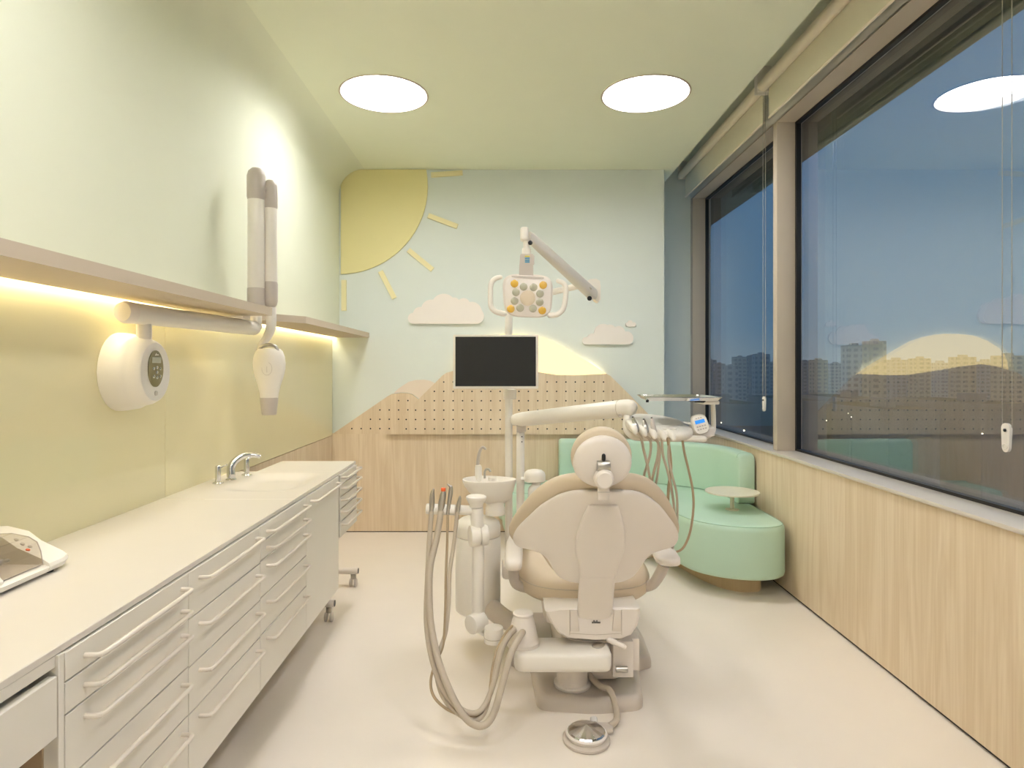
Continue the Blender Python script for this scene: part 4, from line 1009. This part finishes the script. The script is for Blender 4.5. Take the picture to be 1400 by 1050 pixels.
# delivery unit
de = thing('delivery_unit', 'white instrument delivery arm with handpiece table right of the headrest', 'delivery unit', (pb, 3.22, .4))
b = MB(); b.cyl((pb, 3.22, .37), (pb, 3.22, zt(583, 3.22)), .0205, n=24, bev=.003); b.obj('pole', M_white, de)
b = MB()
for py in (597, 604): b.sph(P(713.5, py, 3.2)+V((0, -.0, 0)), .0035, n=10)
b.obj('screw', M_black, de)
a = P(706, 574, 3.22); c_ = P(860, 557.5, 2.76)
b = MB(); b.tube([a, a+(c_-a)*.06, c_-(c_-a)*.06, c_], [.032, .036, .039, .037], 28, round_=True)
b.obj('swing_arm', M_white, de)
b = MB(); dd = (c_-a).normalized(); b.tube([c_-dd*.045, c_-dd*.043], .0400, 28); b.obj('cap_seam', M_hose, de)
b = MB(); b.box((pb-.02, 3.19, zt(590, 3.22)), (pb+.028, 3.24, zt(579, 3.22)), .004); b.box(P(845, 566, 2.76), P(850, 569, 2.74)); b.obj('linkage', M_taupe, de)
b = MB(); b.tube([P(858, 566, 2.76), P(856.5, 580, 2.74), P(859, 590, 2.72), P(868, 597, 2.70), P(885, 599, 2.68), P(915, 600, 2.66), P(945, 600, 2.65), P(962, 598, 2.65), P(973, 592, 2.66), P(975.5, 580, 2.67), P(974.5, 551, 2.68)], [.017, .017, .017, .016, .013, .012, .011, .011, .011, .0105, .010], 16, smooth=5); b.obj('frame_tube', M_white, de)
# head plate: flattened teardrop body
z_h = zt(588, 2.62)
pl_ = [(857, 2.62), (860, 2.78), (880, 2.86), (910, 2.86), (935, 2.80), (942, 2.70), (940, 2.60), (925, 2.545), (895, 2.53), (868, 2.545)]
hp_ = catmull([V(((p-CX)*2.68/F, y_, 0)) for p, y_ in pl_], 5, closed=True)
tl = lambda v, z_: V((v.x, v.y, z_+(v.y-2.53)*.15-(v.x-.52)*.05))
def lv(d__, z_): return [tl(v, z_) for v in inset(hp_, d__)]
b = MB(); b.loft([lv(.05, z_h-.035), lv(.02, z_h-.032), lv(.004, z_h-.02), lv(0, z_h-.006), lv(.004, z_h+.004), lv(.014, z_h+.007)]); b.obj('instrument_table', M_white, de, ang=1.0)
pl2 = [(912, 2.70), (915, 2.86), (935, 2.92), (960, 2.88), (975, 2.76), (970, 2.65), (945, 2.62)]
h2_ = catmull([V(((p-CX)*2.72/F, y_, 0)) for p, y_ in pl2], 5, closed=True)
b = MB(); b.loft([[V((v.x, v.y, z_h+z__)) for v in inset(h2_, d__)] for d__, z__ in ((.03, -.035), (.004, -.028), (0, .002), (.01, .012))]); b.obj('rear_housing', M_cream, de, ang=1.0)
# holders (rounded fingers) along the front edge, and what they hold
hx = [(866, 590.5), (879, 594), (892, 597), (905, 599), (918, 600)]
for i, (px, py) in enumerate(hx):
    q = P(px, py-4, 2.535)
    b = MB(); b.tube([q+V((-.004, .03, .012)), q+V((0, -.010, .004)), q+V((.003, -.020, -.010))], [.014, .014, .010], 14, smooth=3, round_=True); b.obj('holder', M_white, de)
for (px, py, dx, m_, L_) in ((869, 582, -3.5, M_steel, 10), (882, 583, -1.5, M_black, 8), (893, 584, -1.5, M_taupe, 11)):
    b = MB(); b.tube([P(px+2, py+6, 2.535), P(px, py, 2.54), P(px+dx, py-L_, 2.56)], [.010, .011, .006], 12, smooth=3, round_=True)
    k_ = b.obj('handpiece', m_ if m_ != M_black else M_steel, de)
    b = MB(); b.tube([P(px+dx, py-L_, 2.56), P(px+dx-1, py-L_-2.5, 2.56)], [.005, .003], 10); b.obj('handpiece_tip', M_black, k_)
for (px, py) in ((907, 586.5), (920, 588)):
    q = P(px, py, 2.58); q.z = z_h+.008
    b = MB(); b.lathe([(.014, -.006), (.0145, .0015), (.011, .0025), (.009, -.001), (.001, -.003)], q, n=24); b.obj('holder_ring', M_white, de)
b = MB(); b.tube([P(930, 599, 2.60), P(962, 600, 2.60)], .0135, 16, round_=True); b.obj('grip_bar', M_white, de)
# control keypad with blue display
k0 = P(958, 580, 2.60); R_ = Matrix.Rotation(math.radians(-14), 4, 'Y')
def kp(px_, pz_, r_, y_): 
    out = []
    for i in range(32):
        t_ = 2*PI*i/32; v = V((math.copysign(abs(math.cos(t_))**.7, math.cos(t_))*px_*r_, 0, math.copysign(abs(math.sin(t_))**.7, math.sin(t_))*pz_*r_))
        v = R_ @ v; out.append(k0+v+V((0, y_-v.z*-.25, 0)))
    return out
b = MB(); b.loft([kp(.033, .040, .85, .03), kp(.033, .040, 1, .02), kp(.033, .040, 1, .004), kp(.033, .040, .93, 0)]); kb = b.obj('keypad', M_white, de, ang=.9)
def kq(x0_, z0_, x1_, z1_): 
    out = []
    for (x_, z_) in ((x0_, z0_), (x1_, z0_), (x1_, z1_), (x0_, z1_)):
        v = R_ @ V((x_, 0, z_)); out.append(k0+v+V((0, v.z*.25-.0005, 0)))
    return out
b = MB(); b.prism(kq(-.020, .004, .020, .018), (0, -.001, 0)); b.obj('display', M_blue, kb, smooth=False)
b = MB()
for r_ in range(2):
    for c__ in range(4): b.prism(kq(-.020+.0108*c__, -.010-.012*r_, -.013+.0108*c__, -.005-.012*r_), (0, -.0008, 0))
for c__ in range(3): b.prism(kq(-.014+.010*c__, .024, -.008+.010*c__, .028), (0, -.0008, 0))
b.obj('key', M_taupe, kb, smooth=False)
# tray
ty0, ty1 = 2.56, 2.84
tr = thing('instrument_tray', 'empty steel instrument tray above the handpiece table', 'tray', (P(935, 545, 2.68).x, 2.70, zt(548, 2.56)))
xl_, xr2 = P(881, 545, 2.58).x, P(988.5, 545, 2.58).x
zz0 = zt(546.5, 2.56)
ou = rpoly([(xl_, ty0), (xr2, ty0), (xr2-.012, ty1), (xl_+.02, ty1)], .03, 5)
b = MB(); b.loft([up(inset(ou, .018), zz0-.006), up(inset(ou, .004), zz0+.006), up(ou, zz0+.008), up(ou, zz0+.010), up(inset(ou, .006), zz0+.008), up(inset(ou, .02), zz0-.003)]); b.obj('tray_pan', M_chrome, tr)
b = MB(); b.box((P(962, 545, 2.6).x, 2.60, zz0-.022), (P(984, 545, 2.6).x, 2.76, zz0-.007), .004); b.obj('tray_bracket', M_white, tr)
b = MB(); b.box((P(950, 545, 2.6).x, 2.60, zz0-.014), (P(965, 545, 2.6).x, 2.70, zz0-.007), .002); b.cyl(P(885, 550, 2.60), P(885, 547, 2.60), .006, n=10); b.obj('tray_pad', M_black, tr)
# hanging hoses of the delivery unit
def dh(pts, r, m): 
    b = MB(); b.tube([P(*p) for p in pts], r, 10, smooth=7, round_=True); b.obj('instrument_hose', m, de)
dh([(868, 590, 2.53), (876, 598, 2.545), (880, 615, 2.56), (886, 640, 2.58), (890, 665, 2.62), (894, 700, 2.72), (893, 740, 2.78), (885, 757, 2.86), (872, 752, 2.95)], .0055, M_hose)
dh([(881, 596, 2.53), (889, 602, 2.545), (889, 620, 2.56), (884, 638, 2.58), (880, 655, 2.62), (878, 700, 2.72), (870, 740, 2.85), (860, 765, 2.95)], .0055, M_hose)
dh([(892, 598, 2.53), (900, 606, 2.545), (899, 625, 2.56), (894, 645, 2.59), (891, 665, 2.62), (896, 700, 2.7), (902, 730, 2.75), (900, 750, 2.8), (885, 762, 2.9)], .0058, M_hose)
dh([(897, 600, 2.54), (902, 615, 2.55), (900, 640, 2.57), (897, 660, 2.60), (890, 690, 2.68), (884, 730, 2.8)], .0050, M_hose)
dh([(905, 599, 2.53), (906, 620, 2.545), (913, 645, 2.56), (918, 668, 2.60), (922, 700, 2.65), (922, 735, 2.68), (916, 755, 2.75), (900, 760, 2.85)], .0055, M_hose)
dh([(915, 600, 2.53), (914, 625, 2.545), (919, 650, 2.56), (925, 675, 2.60), (926, 705, 2.64), (924, 735, 2.68), (918, 748, 2.75), (905, 752, 2.85)], .0050, M_hose)
dh([(913, 600, 2.53), (916.5, 625, 2.55), (917, 645, 2.57), (914, 668, 2.60), (912, 700, 2.68), (905, 735, 2.78)], .0062, M_hose2)
dh([(933, 602, 2.58), (936, 620, 2.58), (942, 645, 2.59), (947, 670, 2.61), (948, 695, 2.63), (944, 725, 2.65), (936, 746, 2.68), (926, 754, 2.72), (912, 752, 2.78)], .0050, M_hose2)
# water bottle bracket on the pole
bt = P(731, 650, 3.15)
b = MB(); b.loft([[bt+V((.053*k*math.cos(a), .045*k*math.sin(a), h_)) for a in [2*PI*i/32 for i in range(32)]] for k, h_ in ((.9, -.030), (1, -.026), (1, .002), (.93, .016), (.7, .026), (.3, .031), (.05, .032))]); b.box(P(712, 651, 3.22), P(724, 657, 3.14), .004); b.obj('bottle_cap', M_white, de, ang=.8)
b = MB(); bq = bt+V((.008, 0, 0)); b.lathe([(.001, -.23), (.038, -.23), (.042, -.225), (.042, -.075), (.036, -.058), (.022, -.046), (.022, -.030)], bq, n=28); b.obj('water_bottle', M_clear, de)

# ================================================================= WORLD, CAMERA
w = bpy.data.worlds.new('dusk'); SC.world = w; w.use_nodes = True
nt = w.node_tree; nt.nodes.clear(); N = nt.nodes.new; L = nt.links.new
tc = N('ShaderNodeTexCoord'); sp_ = N('ShaderNodeSeparateXYZ'); cr = N('ShaderNodeValToRGB'); bg = N('ShaderNodeBackground'); o = N('ShaderNodeOutputWorld')
L(tc.outputs['Generated'], sp_.inputs[0]); L(sp_.outputs[2], cr.inputs[0]); L(cr.outputs[0], bg.inputs[0]); L(bg.outputs[0], o.inputs[0])
e = cr.color_ramp.elements
e[0].position = 0; e[0].color = lin((122, 140, 156)); e[1].position = .5; e[1].color = lin((54, 112, 168))
n1 = e.new(.06); n1.color = lin((92, 126, 156))
bg.inputs[1].default_value = 1.1
cam = bpy.data.cameras.new('camera'); co = bpy.data.objects.new('camera', cam); COL.objects.link(co)
co.location = (0, 0, CAMZ); co.rotation_euler = (PI/2, 0, 0)
cam.sensor_width = 36; cam.lens = 36*F/1400
cam.shift_x = (700-CX)/1400; cam.shift_y = (CY-525)/1400
cam.clip_start = .05; cam.clip_end = 4000
SC.camera = co
vs = SC.view_settings
vs.view_transform = 'Standard'; vs.look = 'None'; vs.gamma = 1; vs.use_curve_mapping = False; vs.exposure = .24
